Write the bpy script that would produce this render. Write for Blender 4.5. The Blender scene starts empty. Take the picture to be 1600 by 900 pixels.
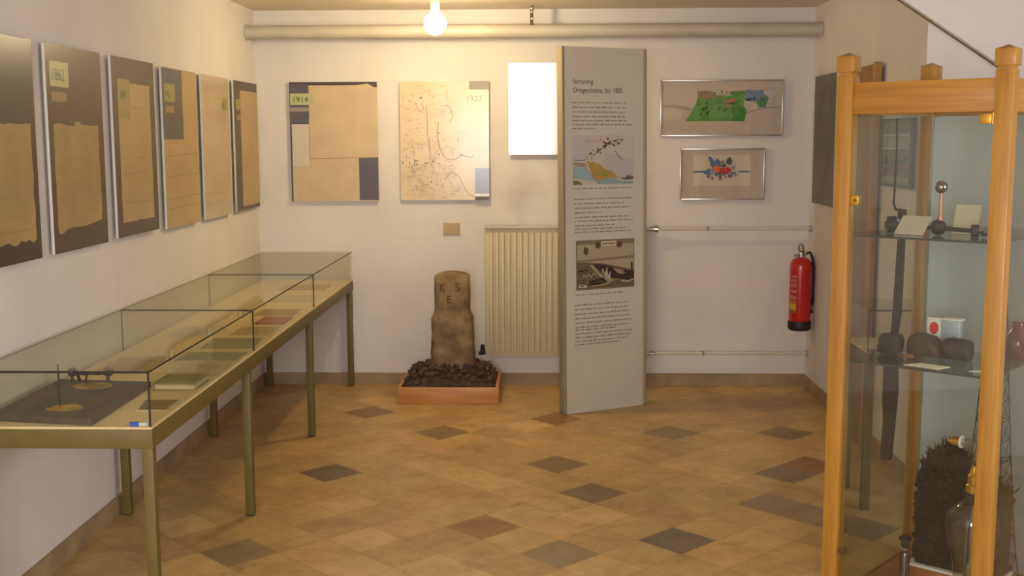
import bpy, bmesh, math, random
from mathutils import Vector, Matrix
random.seed(7)
PI = math.pi
SC = bpy.context.scene
COL = SC.collection

# ------------------------------------------------------------------ camera
F, CX, CY, HY, VX, H, RHO = 1800.0, 800.0, 450.0, 217.0, 850.0, 1.6, 0.003
th = math.atan((CY - HY) / F)
psi = math.atan((VX - CX) / (F / math.cos(th)))
fwd = Vector((-math.sin(psi) * math.cos(th), math.cos(psi) * math.cos(th), -math.sin(th)))
rt = Vector((math.cos(psi), math.sin(psi), 0))
up = rt.cross(fwd)
rt2 = rt * math.cos(RHO) - up * math.sin(RHO) * 1.0
up2 = up * math.cos(RHO) + rt * math.sin(RHO)
cam_data = bpy.data.cameras.new('camera')
cam = bpy.data.objects.new('camera', cam_data)
COL.objects.link(cam)
cam_data.sensor_width = 36
cam_data.lens = F / 1600 * 36
cam_data.clip_start = 0.05
cam.matrix_world = Matrix(((rt2.x, up2.x, -fwd.x, 0), (rt2.y, up2.y, -fwd.y, 0), (rt2.z, up2.z, -fwd.z, H), (0, 0, 0, 1)))
SC.camera = cam

# ------------------------------------------------------------------ world, light, exposure
w = bpy.data.worlds.new('world'); SC.world = w; w.use_nodes = True
bg = w.node_tree.nodes['Background']
bg.inputs[0].default_value = (0.75, 0.85, 1.0, 1); bg.inputs[1].default_value = 0.6
SC.view_settings.view_transform = 'Standard'
SC.view_settings.look = 'None'
SC.view_settings.gamma = 1
SC.view_settings.use_curve_mapping = False
SC.view_settings.exposure = 0.04

def area(name, loc, rot, sx, sy, power, col):
    l = bpy.data.lights.new(name, 'AREA'); l.shape = 'RECTANGLE'; l.size = sx; l.size_y = sy
    l.energy = power; l.color = col
    o = bpy.data.objects.new(name, l); COL.objects.link(o); o.location = loc; o.rotation_euler = rot
    return o
WIN = (-1.35, 0.60, 0.85, 2.25)          # the rear window behind the visitor
RY = -1.5
area('window_daylight', ((WIN[0] + WIN[1]) / 2, RY - 0.1, (WIN[2] + WIN[3]) / 2), (PI / 2, 0, 0), WIN[1] - WIN[0], WIN[3] - WIN[2], 150, (0.95, 0.96, 1.0))
W2 = (0.9, 2.7, 0.9, 2.05)              # second window, far right wall (y0, y1, z0, z1)
area('window_daylight_right', (3.47, (W2[0] + W2[1]) / 2, (W2[2] + W2[3]) / 2), (PI / 2, 0, PI / 2), W2[1] - W2[0], W2[3] - W2[2], 62, (0.94, 0.96, 1.0))
BULB_POWER = 190.0

# ------------------------------------------------------------------ materials
def lin(c):
    return tuple(((x / 255) / 12.92 if x / 255 <= 0.04045 else ((x / 255 + 0.055) / 1.055) ** 2.4) for x in c) + (1.0,)
MATS = {}
def mat(name, col, rough=0.6, metal=0.0, var=0.0, scale=8.0, col2=None, bump=0.0, bscale=None, coat=0.0, crough=0.1, emit=None, estr=0, spec=0.5, stretch=None):
    if name in MATS: return MATS[name]
    m = bpy.data.materials.new(name); m.use_nodes = True
    nt = m.node_tree; b = nt.nodes['Principled BSDF']
    b.inputs['Base Color'].default_value = lin(col)
    b.inputs['Roughness'].default_value = rough
    b.inputs['Metallic'].default_value = metal
    b.inputs['Specular IOR Level'].default_value = spec
    if coat:
        b.inputs['Coat Weight'].default_value = coat; b.inputs['Coat Roughness'].default_value = crough
    if emit:
        b.inputs['Emission Color'].default_value = lin(emit); b.inputs['Emission Strength'].default_value = estr
    tc = nt.nodes.new('ShaderNodeTexCoord')
    vec = tc.outputs['Object']
    if stretch:
        mp = nt.nodes.new('ShaderNodeMapping'); mp.inputs['Scale'].default_value = stretch
        nt.links.new(vec, mp.inputs['Vector']); vec = mp.outputs['Vector']
    if var or col2:
        n = nt.nodes.new('ShaderNodeTexNoise'); n.inputs['Scale'].default_value = scale
        n.inputs['Detail'].default_value = 5
        nt.links.new(vec, n.inputs['Vector'])
        r = nt.nodes.new('ShaderNodeValToRGB')
        r.color_ramp.elements[0].position = 0.35; r.color_ramp.elements[1].position = 0.65
        c2 = col2 if col2 else tuple(min(255, max(0, x * (1 - var))) for x in col)
        r.color_ramp.elements[0].color = lin(c2); r.color_ramp.elements[1].color = lin(col)
        nt.links.new(n.outputs['Fac'], r.inputs['Fac']); nt.links.new(r.outputs['Color'], b.inputs['Base Color'])
    if bump:
        n2 = nt.nodes.new('ShaderNodeTexNoise'); n2.inputs['Scale'].default_value = bscale or scale * 3
        n2.inputs['Detail'].default_value = 6
        nt.links.new(vec, n2.inputs['Vector'])
        bp = nt.nodes.new('ShaderNodeBump'); bp.inputs['Strength'].default_value = bump; bp.inputs['Distance'].default_value = 0.01
        nt.links.new(n2.outputs['Fac'], bp.inputs['Height']); nt.links.new(bp.outputs['Normal'], b.inputs['Normal'])
    MATS[name] = m
    return m

def glass_mat(name, tint, f0=0.045, rough=0.0, graze=0.955):
    """thin architectural sheet glass: straight transmission plus mirror reflection by view angle"""
    m = bpy.data.materials.new(name); m.use_nodes = True
    nt = m.node_tree; nt.nodes.clear()
    out = nt.nodes.new('ShaderNodeOutputMaterial'); mix = nt.nodes.new('ShaderNodeMixShader')
    tr = nt.nodes.new('ShaderNodeBsdfTransparent'); tr.inputs[0].default_value = tint
    gl = nt.nodes.new('ShaderNodeBsdfGlossy'); gl.inputs['Roughness'].default_value = rough
    lw = nt.nodes.new('ShaderNodeLayerWeight'); lw.inputs[0].default_value = 0.5
    p = nt.nodes.new('ShaderNodeMath'); p.operation = 'POWER'; p.inputs[1].default_value = 5
    a = nt.nodes.new('ShaderNodeMath'); a.operation = 'MULTIPLY_ADD'; a.inputs[1].default_value = graze; a.inputs[2].default_value = f0
    nt.links.new(lw.outputs['Facing'], p.inputs[0]); nt.links.new(p.outputs[0], a.inputs[0])
    nt.links.new(a.outputs[0], mix.inputs[0]); nt.links.new(tr.outputs[0], mix.inputs[1]); nt.links.new(gl.outputs[0], mix.inputs[2])
    nt.links.new(mix.outputs[0], out.inputs[0])
    return m

M_wall = mat('wall_plaster', (226, 220, 214), 0.9, var=0.03, scale=2.5, bump=0.15, bscale=60)
M_ceil = mat('ceiling_plaster', (232, 220, 200), 0.9, var=0.03, scale=2, bump=0.1, bscale=50)
M_base = mat('skirting_stone', (172, 146, 108), 0.6, var=0.15, scale=6)
M_pipe = mat('pipe_paint', (196, 188, 172), 0.45, var=0.05)
M_olive = mat('olive_metal', (108, 92, 40), 0.55, var=0.06, scale=20)
M_deck = mat('deck_fabric', (222, 198, 152), 0.9, var=0.05, scale=40, bump=0.1)
M_edge = mat('glass_edge_seal', (38, 30, 20), 0.4)
M_glass = glass_mat('case_glass', (0.98, 0.99, 0.95, 1), 0.03, 0.0, 0.5)
M_glass2 = glass_mat('cabinet_glass', (0.93, 0.95, 0.93, 1), 0.045)
M_picglass = glass_mat('picture_glass', (0.985, 0.985, 0.98, 1), 0.04)
M_shelf = glass_mat('shelf_glass', (0.80, 0.86, 0.82, 1), 0.06)
M_shedge = mat('shelf_edge_glass', (62, 62, 54), 0.2)
M_wood = mat('honey_wood', (182, 134, 56), 0.35, col2=(164, 116, 44), scale=3, stretch=(18, 18, 1.2), coat=0.3, crough=0.2)
M_woodh = mat('honey_wood_rail', (184, 132, 52), 0.35, col2=(164, 114, 40), scale=2, stretch=(1.5, 1.5, 30), coat=0.3, crough=0.2)
M_brass = mat('brass', (212, 168, 70), 0.3, metal=0.9)
M_backp = mat('blue_grey_board', (174, 182, 184), 0.35, var=0.04, scale=2.5)
M_white = mat('white_paper', (236, 232, 220), 0.7)
M_cream = mat('cream_paper', (248, 240, 214), 0.8, var=0.06, scale=10)
M_black = mat('black_iron', (34, 30, 27), 0.55, var=0.3, scale=20, bump=0.2)
M_dark = mat('dark_rubber', (26, 25, 25), 0.5)
M_steel = mat('steel', (190, 188, 184), 0.25, metal=1.0)
M_alu = mat('aluminium_frame', (196, 192, 184), 0.3, metal=0.9)
M_red = mat('extinguisher_red', (196, 22, 18), 0.3, coat=0.5)
M_radi = mat('radiator_enamel', (208, 194, 158), 0.4)
M_stele = mat('stele_board', (204, 196, 178), 0.6, var=0.03, scale=3)
M_stelee = mat('stele_edge', (146, 134, 112), 0.7)
M_text = mat('dark_text', (72, 62, 50), 0.7)
M_textl = mat('text_ink_light', (142, 130, 110), 0.7)

# ------------------------------------------------------------------ mesh builder
class MB:
    def __init__(s, M=None):
        s.bm = bmesh.new(); s.M = M or Matrix.Identity(4)
        s.uv = None
    def _fin(s, verts, mi, M=None):
        T = s.M @ (M if M is not None else Matrix.Identity(4))
        fs = set()
        for v in verts:
            v.co = T @ v.co
            for f in v.link_faces: fs.add(f)
        for f in fs: f.material_index = mi
        return list(fs)
    def box(s, x0, x1, y0, y1, z0, z1, mi=0, bev=0.0, M=None, seg=2):
        r = bmesh.ops.create_cube(s.bm, size=1)['verts']
        for v in r:
            v.co = Vector((x0 + (v.co.x + .5) * (x1 - x0), y0 + (v.co.y + .5) * (y1 - y0), z0 + (v.co.z + .5) * (z1 - z0)))
        if bev:
            es = list({e for v in r for e in v.link_edges})
            before = set(s.bm.verts) - set(r)
            bmesh.ops.bevel(s.bm, geom=es, offset=bev, segments=seg, affect='EDGES', profile=0.5)
            r = [v for v in s.bm.verts if v not in before]
        s._fin(r, mi, M); return s
    def cyl(s, p0, p1, r0, r1=None, seg=20, mi=0, cap=True):
        p0, p1 = Vector(p0), Vector(p1); r1 = r0 if r1 is None else r1
        d = p1 - p0
        r = bmesh.ops.create_cone(s.bm, cap_ends=cap, segments=seg, radius1=r0, radius2=r1, depth=d.length)['verts']
        q = Vector((0, 0, 1)).rotation_difference(d.normalized()).to_matrix().to_4x4()
        s._fin(r, mi, Matrix.Translation((p0 + p1) / 2) @ q); return s
    def tube(s, pts, r, seg=10, mi=0):
        pts = [Vector(p) for p in pts]
        rr = r if isinstance(r, (list, tuple)) else [r] * len(pts)
        rings = []
        pt = None
        for i, p in enumerate(pts):
            t = (pts[min(i + 1, len(pts) - 1)] - pts[max(i - 1, 0)]).normalized()
            if pt is None:
                a = t.orthogonal().normalized()
            else:
                a = (a - t * a.dot(t)).normalized()
            b = t.cross(a); pt = t
            rings.append([s.bm.verts.new(s.M @ (p + (a * math.cos(k * 2 * PI / seg) + b * math.sin(k * 2 * PI / seg)) * rr[i])) for k in range(seg)])
        for A, B in zip(rings, rings[1:]):
            for k in range(seg):
                s.bm.faces.new((A[k], A[(k + 1) % seg], B[(k + 1) % seg], B[k])).material_index = mi
        s.bm.faces.new(rings[0][::-1]).material_index = mi; s.bm.faces.new(rings[-1]).material_index = mi
        return s
    def lathe(s, prof, c=(0, 0, 0), seg=32, mi=0, M=None):
        c = Vector(c); rings = []; new = []
        for r, z in prof:
            if r < 1e-5:
                v = s.bm.verts.new(c + Vector((0, 0, z))); rings.append([v]); new.append(v)
            else:
                R = [s.bm.verts.new(c + Vector((r * math.cos(k * 2 * PI / seg), r * math.sin(k * 2 * PI / seg), z))) for k in range(seg)]
                rings.append(R); new += R
        for A, B in zip(rings, rings[1:]):
            for k in range(seg):
                k2 = (k + 1) % seg
                if len(A) == 1 and len(B) == 1: continue
                if len(A) == 1: s.bm.faces.new((A[0], B[k2], B[k]))
                elif len(B) == 1: s.bm.faces.new((A[k], A[k2], B[0]))
                else: s.bm.faces.new((A[k], A[k2], B[k2], B[k]))
        s._fin(new, mi, M); return s
    def sphere(s, c, r, mi=0, seg=24, sc=(1, 1, 1)):
        v = bmesh.ops.create_uvsphere(s.bm, u_segments=seg, v_segments=seg // 2, radius=r)['verts']
        s._fin(v, mi, Matrix.Translation(c) @ Matrix.Diagonal((*sc, 1))); return s
    def prism(s, poly, d, mi=0):
        """poly: 3-D points in a plane, extruded by vector d"""
        d = Vector(d)
        a = [s.bm.verts.new(s.M @ Vector(p)) for p in poly]
        b = [s.bm.verts.new(s.M @ (Vector(p) + d)) for p in poly]
        n = len(a)
        fs = [s.bm.faces.new(a[::-1]), s.bm.faces.new(b)]
        for i in range(n): fs.append(s.bm.faces.new((a[i], a[(i + 1) % n], b[(i + 1) % n], b[i])))
        for f in fs: f.material_index = mi
        return s
    def chunk(s, c, size, mi=0, seed=0):
        rnd = random.Random(seed)
        v = bmesh.ops.create_icosphere(s.bm, subdivisions=1, radius=1)['verts']
        for q in v: q.co *= rnd.uniform(0.7, 1.15)
        R = Matrix.Rotation(rnd.uniform(0, 6), 4, 'Z') @ Matrix.Rotation(rnd.uniform(-.7, .7), 4, 'X')
        s._fin(v, mi, Matrix.Translation(c) @ R @ Matrix.Diagonal((*size, 1))); return s
    def build(s, name, mats, parent=None, smooth=True, recalc=True, origin=None, angle=38):
        bm = s.bm
        if recalc: bmesh.ops.recalc_face_normals(bm, faces=bm.faces)
        mats = mats if isinstance(mats, (list, tuple)) else [mats]
        xs = [v.co for v in bm.verts]
        if origin is None:
            if parent is not None:
                p = parent
                origin = Vector((0, 0, 0))
                while p is not None: origin = origin + p.location; p = p.parent
                rel = Vector((0, 0, 0))
            else:
                origin = Vector(((min(v.x for v in xs) + max(v.x for v in xs)) / 2, (min(v.y for v in xs) + max(v.y for v in xs)) / 2, min(v.z for v in xs)))
                rel = origin
        else: rel = origin
        for v in bm.verts: v.co -= origin
        me = bpy.data.meshes.new(name); bm.to_mesh(me); bm.free()
        for m in mats: me.materials.append(m)
        if smooth:
            me.shade_smooth(); me.set_sharp_from_angle(angle=math.radians(angle))
        o = bpy.data.objects.new(name, me); COL.objects.link(o)
        o.location = rel
        if parent is not None: o.parent = parent
        return o

def thing(name, label, cat, loc, group=None):
    o = bpy.data.objects.new(name, None); o.empty_display_size = 0.05
    COL.objects.link(o); o.location = loc
    return tag(o, label, cat, group)
def tag(o, label=None, cat=None, group=None, kind=None):
    if label: o['label'] = label
    if cat: o['category'] = cat
    if group: o['group'] = group
    if kind: o['kind'] = kind
    return o
def struct(name, mb, m, smooth=False):
    return tag(mb.build(name, m, smooth=smooth), kind='structure')

def text_mesh(txt, name='t'):
    cu = bpy.data.curves.new(name, 'FONT'); cu.body = txt; cu.size = 1.0; cu.resolution_u = 3
    o = bpy.data.objects.new(name, cu); COL.objects.link(o)
    dg = bpy.context.evaluated_depsgraph_get(); dg.update()
    me = bpy.data.meshes.new_from_object(o.evaluated_get(dg))
    vs = [v.co.copy() for v in me.vertices]; fs = [list(p.vertices) for p in me.polygons]
    bpy.data.objects.remove(o); bpy.data.curves.remove(cu); bpy.data.meshes.remove(me)
    return vs, fs

class Board:
    """a flat sheet with printed shapes: O lower-left corner, U right, V up, N outward"""
    def __init__(s, O, U, V, w_, h_):
        s.O, s.U, s.V = Vector(O), Vector(U).normalized(), Vector(V).normalized()
        s.N = s.U.cross(s.V); s.w, s.h = w_, h_
        s.bm = bmesh.new(); s.mats = []; s.k = 1
    def mi(s, m):
        if m not in s.mats: s.mats.append(m)
        return s.mats.index(m)
    def P(s, u, v, lift): return s.O + s.U * (u * s.w) + s.V * (v * s.h) + s.N * lift
    def poly(s, pts, m, same=False):
        if not same: s.k += 1
        l = 0.00012 * s.k
        vs = [s.bm.verts.new(s.P(u, v, l)) for u, v in pts]
        f = s.bm.faces.new(vs); f.material_index = s.mi(m)
        f.normal_update()
        if f.normal.dot(s.N) < 0: f.normal_flip()
        return s
    def rect(s, u0, u1, v0, v1, m, same=False): return s.poly([(u0, v0), (u1, v0), (u1, v1), (u0, v1)], m, same)
    def line(s, pts, wd, m):
        s.k += 0.3
        for (a, b), (c, d) in zip(pts, pts[1:]):
            dx, dy = (c - a) * s.w, (d - b) * s.h; L = math.hypot(dx, dy) or 1e-6
            nx, ny = -dy / L * wd / 2 / s.w, dx / L * wd / 2 / s.h
            ex, ey = dx / L * wd / 3 / s.w, dy / L * wd / 3 / s.h
            s.poly([(a - ex + nx, b - ey + ny), (a - ex - nx, b - ey - ny), (c + ex - nx, d + ey - ny), (c + ex + nx, d + ey + ny)], m, True)
        return s
    def text(s, txt, u, v, hgt, m, sx=1.0):
        vs, fs = text_mesh(txt); s.k += 1
        vv = [s.bm.verts.new(s.P(u, v, 0.00012 * s.k) + s.U * (p.x * hgt / 0.7 * sx) + s.V * (p.y * hgt / 0.7)) for p in vs]
        for f in fs:
            try:
                g = s.bm.faces.new([vv[i] for i in f]); g.material_index = s.mi(m); g.normal_update()
                if g.normal.dot(s.N) < 0: g.normal_flip()
            except ValueError: pass
        return s
    def blur_text(s, u0, u1, v, hgt, m, rnd, same_w=False):
        """unreadable small print: irregular strokes"""
        u = u0; s.k += 0.2
        while u < u1:
            wl = rnd.uniform(0.02, 0.09)
            e = min(u + wl, u1)
            x = u
            while x < e - 0.004:
                lw = rnd.uniform(0.006, 0.012)
                hh = hgt * rnd.choice((0.7, 0.7, 1.0, 0.75)) / s.h
                s.rect(x, min(x + lw, e), v, v + hh, m, True); x += lw + 0.003
            u = e + rnd.uniform(0.010, 0.018)
        return s
    def build(s, name, parent):
        mb = MB(); mb.bm.free(); mb.bm = s.bm
        return mb.build(name, s.mats, parent, smooth=False, recalc=False)

# ------------------------------------------------------------------ room shell
XL, XR, YB, ZC, XA = -1.84, 1.70, 7.42, 2.41, 3.4
YA = 5.25
# floor: one mesh of square stone tiles laid diagonally
ta, tb, t0 = Vector((.1575, .1565)), Vector((-.1565, .1540)), Vector((.224, 5.09))
special = {(0, 0): (112, 92, 66), (-1, -3): (104, 92, 78), (1, 2): (122, 98, 66), (-3, 0): (140, 98, 60), (-4, 6): (104, 88, 68), (-3, 5): (110, 92, 70)}
grad = [((200, 168, 112), 5), ((204, 173, 118), 4), ((196, 163, 108), 5), ((196, 163, 110), 3), ((190, 156, 104), 2), ((200, 165, 106), 2), ((192, 156, 108), 2), ((178, 145, 98), 0.6)]
bm = bmesh.new(); uvl = bm.loops.layers.uv.new('tile'); cl = bm.loops.layers.float_color.new('tile_colour')
rnd = random.Random(11)
inv = Matrix(((ta.x, tb.x), (ta.y, tb.y))).inverted()
ij = {}
for p in ((866, 726),): pass
def tile_of(x, y):
    q = inv @ (Vector((x, y)) - t0); return (round(q.x), round(q.y))
special2 = {tile_of(.215, 5.09): (132, 109, 79), tile_of(.583, 4.48): (126, 111, 90), tile_of(.056, 5.55): (140, 115, 81), tile_of(-.30, 4.603): (158, 117, 75),
            tile_of(-1.148, 5.36): (126, 108, 83), tile_of(-.55, 6.08): (147, 125, 90), tile_of(.09, 4.32): (154, 133, 101), tile_of(.97, 5.02): (154, 131, 106),
            tile_of(1.15, 4.78): (155, 133, 104), tile_of(1.18, 5.32): (140, 119, 95), tile_of(-1.02, 6.6): (147, 112, 76), tile_of(1.42, 4.62): (138, 114, 87),
            tile_of(-1.05, 4.3): (152, 131, 97), tile_of(.58, 6.15): (143, 123, 84), tile_of(1.3, 6.1): (147, 122, 92), tile_of(.1, 6.5): (157, 119, 78), tile_of(1.28, 5.6): (152, 112, 75)}
for i in range(-32, 34):
    for j in range(-32, 34):
        c = t0 + ta * i + tb * j
        if not (XL - .3 < c.x < XA + .3 and RY - .3 < c.y < YB + .3): continue
        col = special2.get((i, j))
        if col is None:
            tot = sum(g[1] for g in grad); r = rnd.uniform(0, tot)
            for g, wgt in grad:
                r -= wgt
                if r <= 0: break
            jj = rnd.uniform(.94, 1.04); col = tuple(k * jj * rnd.uniform(.992, 1.008) for k in g)
        q = [(-.5, -.5), (.5, -.5), (.5, .5), (-.5, .5)]
        vs = [bm.verts.new((*(c + ta * a + tb * b), 0)) for a, b in q]
        f = bm.faces.new(vs)
        for l, (a, b) in zip(f.loops, q):
            l[uvl].uv = (a + .5, b + .5); l[cl] = (*lin(tuple(min(255, k) for k in col))[:3], 1)
for co, no in (((XL, 0, 0), (-1, 0, 0)), ((XA, 0, 0), (1, 0, 0)), ((0, YB, 0), (0, 1, 0)), ((0, RY, 0), (0, -1, 0))):
    bmesh.ops.bisect_plane(bm, geom=bm.verts[:] + bm.edges[:] + bm.faces[:], plane_co=co, plane_no=no, clear_outer=True)
me = bpy.data.meshes.new('floor'); bm.to_mesh(me); bm.free()
mf = bpy.data.materials.new('stone_tiles'); mf.use_nodes = True; nt = mf.node_tree; b = nt.nodes['Principled BSDF']
at = nt.nodes.new('ShaderNodeAttribute'); at.attribute_name = 'tile_colour'
tc = nt.nodes.new('ShaderNodeTexCoord')
def noise(scale, detail=6, rough=.6):
    n = nt.nodes.new('ShaderNodeTexNoise'); n.inputs['Scale'].default_value = scale; n.inputs['Detail'].default_value = detail; n.inputs['Roughness'].default_value = rough
    nt.links.new(tc.outputs['Object'], n.inputs['Vector']); return n
def ramp(src, stops):
    r = nt.nodes.new('ShaderNodeValToRGB'); e = r.color_ramp.elements
    e[0].position, e[0].color = stops[0]; e[1].position, e[1].color = stops[1]
    for p, c in stops[2:]:
        q = e.new(p); q.color = c
    nt.links.new(src, r.inputs['Fac']); return r
def mixc(kind, fac, a, b_):
    m = nt.nodes.new('ShaderNodeMix'); m.data_type = 'RGBA'; m.blend_type = kind
    for s_, v in ((0, fac), (6, a), (7, b_)):
        if hasattr(v, 'is_linked'): nt.links.new(v, m.inputs[s_])
        else: m.inputs[s_].default_value = v
    return m.outputs[2]
n1 = noise(5); n2 = noise(16, 8, .7)
r1 = ramp(n1.outputs['Fac'], [(0.32, (0.80, 0.77, 0.73, 1)), (0.62, (1.05, 1.05, 1.05, 1))])
r2 = ramp(n2.outputs['Fac'], [(0.30, (0.78, 0.76, 0.73, 1)), (0.60, (1.03, 1.03, 1.03, 1))])
c1 = mixc('MULTIPLY', 1.0, at.outputs['Color'], r1.outputs['Color'])
c2 = mixc('MULTIPLY', 0.8, c1, r2.outputs['Color'])
n3 = noise(3.2, 7, .75)
r3 = ramp(n3.outputs['Fac'], [(0.60, (0, 0, 0, 1)), (0.68, (0.6, 0.6, 0.6, 1))])
c2 = mixc('MIX', r3.outputs['Color'], c2, lin((128, 104, 74)))
uvn = nt.nodes.new('ShaderNodeUVMap'); uvn.uv_map = 'tile'
sp = nt.nodes.new('ShaderNodeSeparateXYZ'); nt.links.new(uvn.outputs[0], sp.inputs[0])
def edge(o):
    a = nt.nodes.new('ShaderNodeMath'); a.operation = 'SUBTRACT'; a.inputs[1].default_value = .5; nt.links.new(o, a.inputs[0])
    a2 = nt.nodes.new('ShaderNodeMath'); a2.operation = 'ABSOLUTE'; nt.links.new(a.outputs[0], a2.inputs[0]); return a2.outputs[0]
mx = nt.nodes.new('ShaderNodeMath'); mx.operation = 'MAXIMUM'; nt.links.new(edge(sp.outputs[0]), mx.inputs[0]); nt.links.new(edge(sp.outputs[1]), mx.inputs[1])
g = ramp(mx.outputs[0], [(0.476, (0, 0, 0, 1)), (0.494, (0.35, 0.35, 0.35, 1))])
c3 = mixc('MIX', g.outputs['Color'], c2, lin((132, 104, 68)))
nt.links.new(c3, b.inputs['Base Color'])
b.inputs['Roughness'].default_value = 0.42; b.inputs['Specular IOR Level'].default_value = .4
bp = nt.nodes.new('ShaderNodeBump'); bp.inputs['Strength'].default_value = .15; bp.inputs['Distance'].default_value = .004
nt.links.new(n2.outputs['Fac'], bp.inputs['Height']); nt.links.new(bp.outputs['Normal'], b.inputs['Normal'])
me.materials.append(mf)
fl = bpy.data.objects.new('floor', me); COL.objects.link(fl); fl['kind'] = 'structure'

# wall_back carries the faint soot plume above the radiator
def wall_back_mat():
    m = M_wall.copy(); m.name = 'wall_plaster_soot'; nt = m.node_tree; b = nt.nodes['Principled BSDF']
    src = b.inputs['Base Color'].links[0].from_socket
    tc = nt.nodes.new('ShaderNodeTexCoord')
    mp = nt.nodes.new('ShaderNodeMapping'); mp.vector_type = 'POINT'
    mp.inputs['Location'].default_value = (0.32 + 0.07, 0, 0); mp.inputs['Scale'].default_value = (1, 1, 1)
    n = nt.nodes.new('ShaderNodeTexNoise'); n.inputs['Scale'].default_value = 5; nt.links.new(tc.outputs['Object'], n.inputs['Vector'])
    s = nt.nodes.new('ShaderNodeSeparateXYZ'); nt.links.new(tc.outputs['Object'], s.inputs[0])
    def ma(op, a, b_=None, c=None):
        q = nt.nodes.new('ShaderNodeMath'); q.operation = op; q.use_clamp = False
        for k, v in enumerate((a, b_, c)):
            if v is None: continue
            if hasattr(v, 'is_linked'): nt.links.new(v, q.inputs[k])
            else: q.inputs[k].default_value = v
        return q.outputs[0]
    # object origin at wall base centre (x about -0.07)
    zx = ma('ADD', s.outputs[0], 0.07 * -1)
    x = ma('ADD', zx, ma('MULTIPLY_ADD', n.outputs['Fac'], .25, -.125))
    dx = ma('ABSOLUTE', ma('ADD', x, 0.13))
    dz = ma('ABSOLUTE', ma('ADD', s.outputs[2], -1.25))
    d = ma('ADD', ma('MULTIPLY', dx, 5.5), ma('MULTIPLY', dz, 3.6))
    k = ma('SUBTRACT', 1.0, d)
    k = ma('MAXIMUM', k, 0.0); k = ma('MULTIPLY', k, 0.28)
    mx = nt.nodes.new('ShaderNodeMix'); mx.data_type = 'RGBA'
    nt.links.new(k, mx.inputs[0]); nt.links.new(src, mx.inputs[6]); mx.inputs[7].default_value = lin((120, 100, 78))
    nt.links.new(mx.outputs[2], b.inputs['Base Color'])
    return m
struct('wall_back', MB().box(XL - .15, XR + .15, YB, YB + .15, 0, ZC), wall_back_mat())
struct('wall_left', MB().box(XL - .15, XL, RY, YB, 0, ZC), M_wall)
struct('wall_right', MB().box(XR, XR + .15, YA, YB, 0, ZC), M_wall)
struct('wall_alcove', MB().box(XR + .15, XA, YA, YA + .15, 0, ZC), M_wall)
struct('wall_far_right', MB().box(XA, XA + .15, RY, W2[0], 0, ZC).box(XA, XA + .15, W2[1], YA + .15, 0, ZC).box(XA, XA + .15, W2[0], W2[1], 0, W2[2]).box(XA, XA + .15, W2[0], W2[1], W2[3], ZC), M_wall)
struct('wall_rear', MB().box(XL - .15, WIN[0], RY - .15, RY, 0, ZC).box(WIN[1], XA + .15, RY - .15, RY, 0, ZC).box(WIN[0], WIN[1], RY - .15, RY, 0, WIN[2]).box(WIN[0], WIN[1], RY - .15, RY, WIN[3], ZC), M_wall)
struct('ceiling', MB().box(XL - .15, XA + .15, RY - .15, YB + .15, ZC, ZC + .15), M_ceil)
wf = MB()
for x in (WIN[0], (WIN[0] + WIN[1]) / 2 - .025, WIN[1] - .05): wf.box(x, x + .05, RY - .08, RY - .03, WIN[2], WIN[3])
wf.box(WIN[0], WIN[1], RY - .08, RY - .03, WIN[2], WIN[2] + .05).box(WIN[0], WIN[1], RY - .08, RY - .03, WIN[3] - .05, WIN[3])
wf2 = MB()
for y in (W2[0], (W2[0] + W2[1]) / 2 - .025, W2[1] - .05): wf2.box(XA + .01, XA + .05, y, y + .05, W2[2], W2[3])
wf2.box(XA + .01, XA + .05, W2[0], W2[1], W2[2], W2[2] + .05).box(XA + .01, XA + .05, W2[0], W2[1], W2[3] - .05, W2[3])
struct('window_2', wf2, mat('window_paint', (230, 228, 222), .4))
struct('window_1', wf, mat('window_paint', (230, 228, 222), .4))
# sloping underside of the stairs over the alcove
struct('trim_1', MB().prism([(1.25, 5.205, 2.408), (XA - .002, 5.205, 1.01), (XA - .002, 5.205, 2.408)], (0, YA - 5.218, 0)), mat('stair_plaster', (228, 222, 218), .9, var=.02))
struct('trim_2', MB().prism([(1.25, YA - .012, 2.404), (XA - .004, YA - .012, .999), (XA - .004, YA - .012, 1.01), (1.266, YA - .012, 2.404)], (0, .01, 0)), mat('gap_shade', (120, 108, 80), .9))  # dark strip painted in for the shadow gap along the stair slope
BH = .078
struct('baseboard_back', MB().box(XL + .014, XR - .014, YB - .014, YB, 0, BH), M_base)
struct('baseboard_left', MB().box(XL, XL + .014, RY, YB, 0, BH), M_base)
struct('baseboard_right', MB().box(XR - .014, XR, YA - .014, YB, 0, BH), M_base)
struct('baseboard_alcove', MB().box(XR, XA, YA - .014, YA, 0, BH), M_base)

# ------------------------------------------------------------------ bulb
bx, by, bz = -.60, 6.5, 2.235
t = thing('light_bulb', 'lit bare white globe bulb hanging below the ceiling', 'light bulb', (bx, by, 2.41))
mb = mat('bulb_glow', (255, 240, 205), .5, emit=(255, 228, 178), estr=BULB_POWER)
prof = [(0, -.062)] + [(.062 * math.sin(a), -.062 * math.cos(a)) for a in [k * PI / 16 for k in range(1, 14)]] + [(.024, .06), (.020, .072)]
MB().lathe(prof, (bx, by, bz), 28).build('glass_globe', mb, t)
MB().lathe([(0, .07), (.024, .07), (.026, .11), (.022, .125), (.0, .125)], (bx, by, bz), 24).build('socket', mat('bulb_socket', (244, 232, 205), .4), t)
MB().lathe([(0, .125), (.021, .125), (.021, .158), (.045, .166), (.045, .1745), (0, .1745)], (bx, by, bz), 24).build('ceiling_rose', mat('bulb_socket', (240, 232, 215), .4), t)

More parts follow.
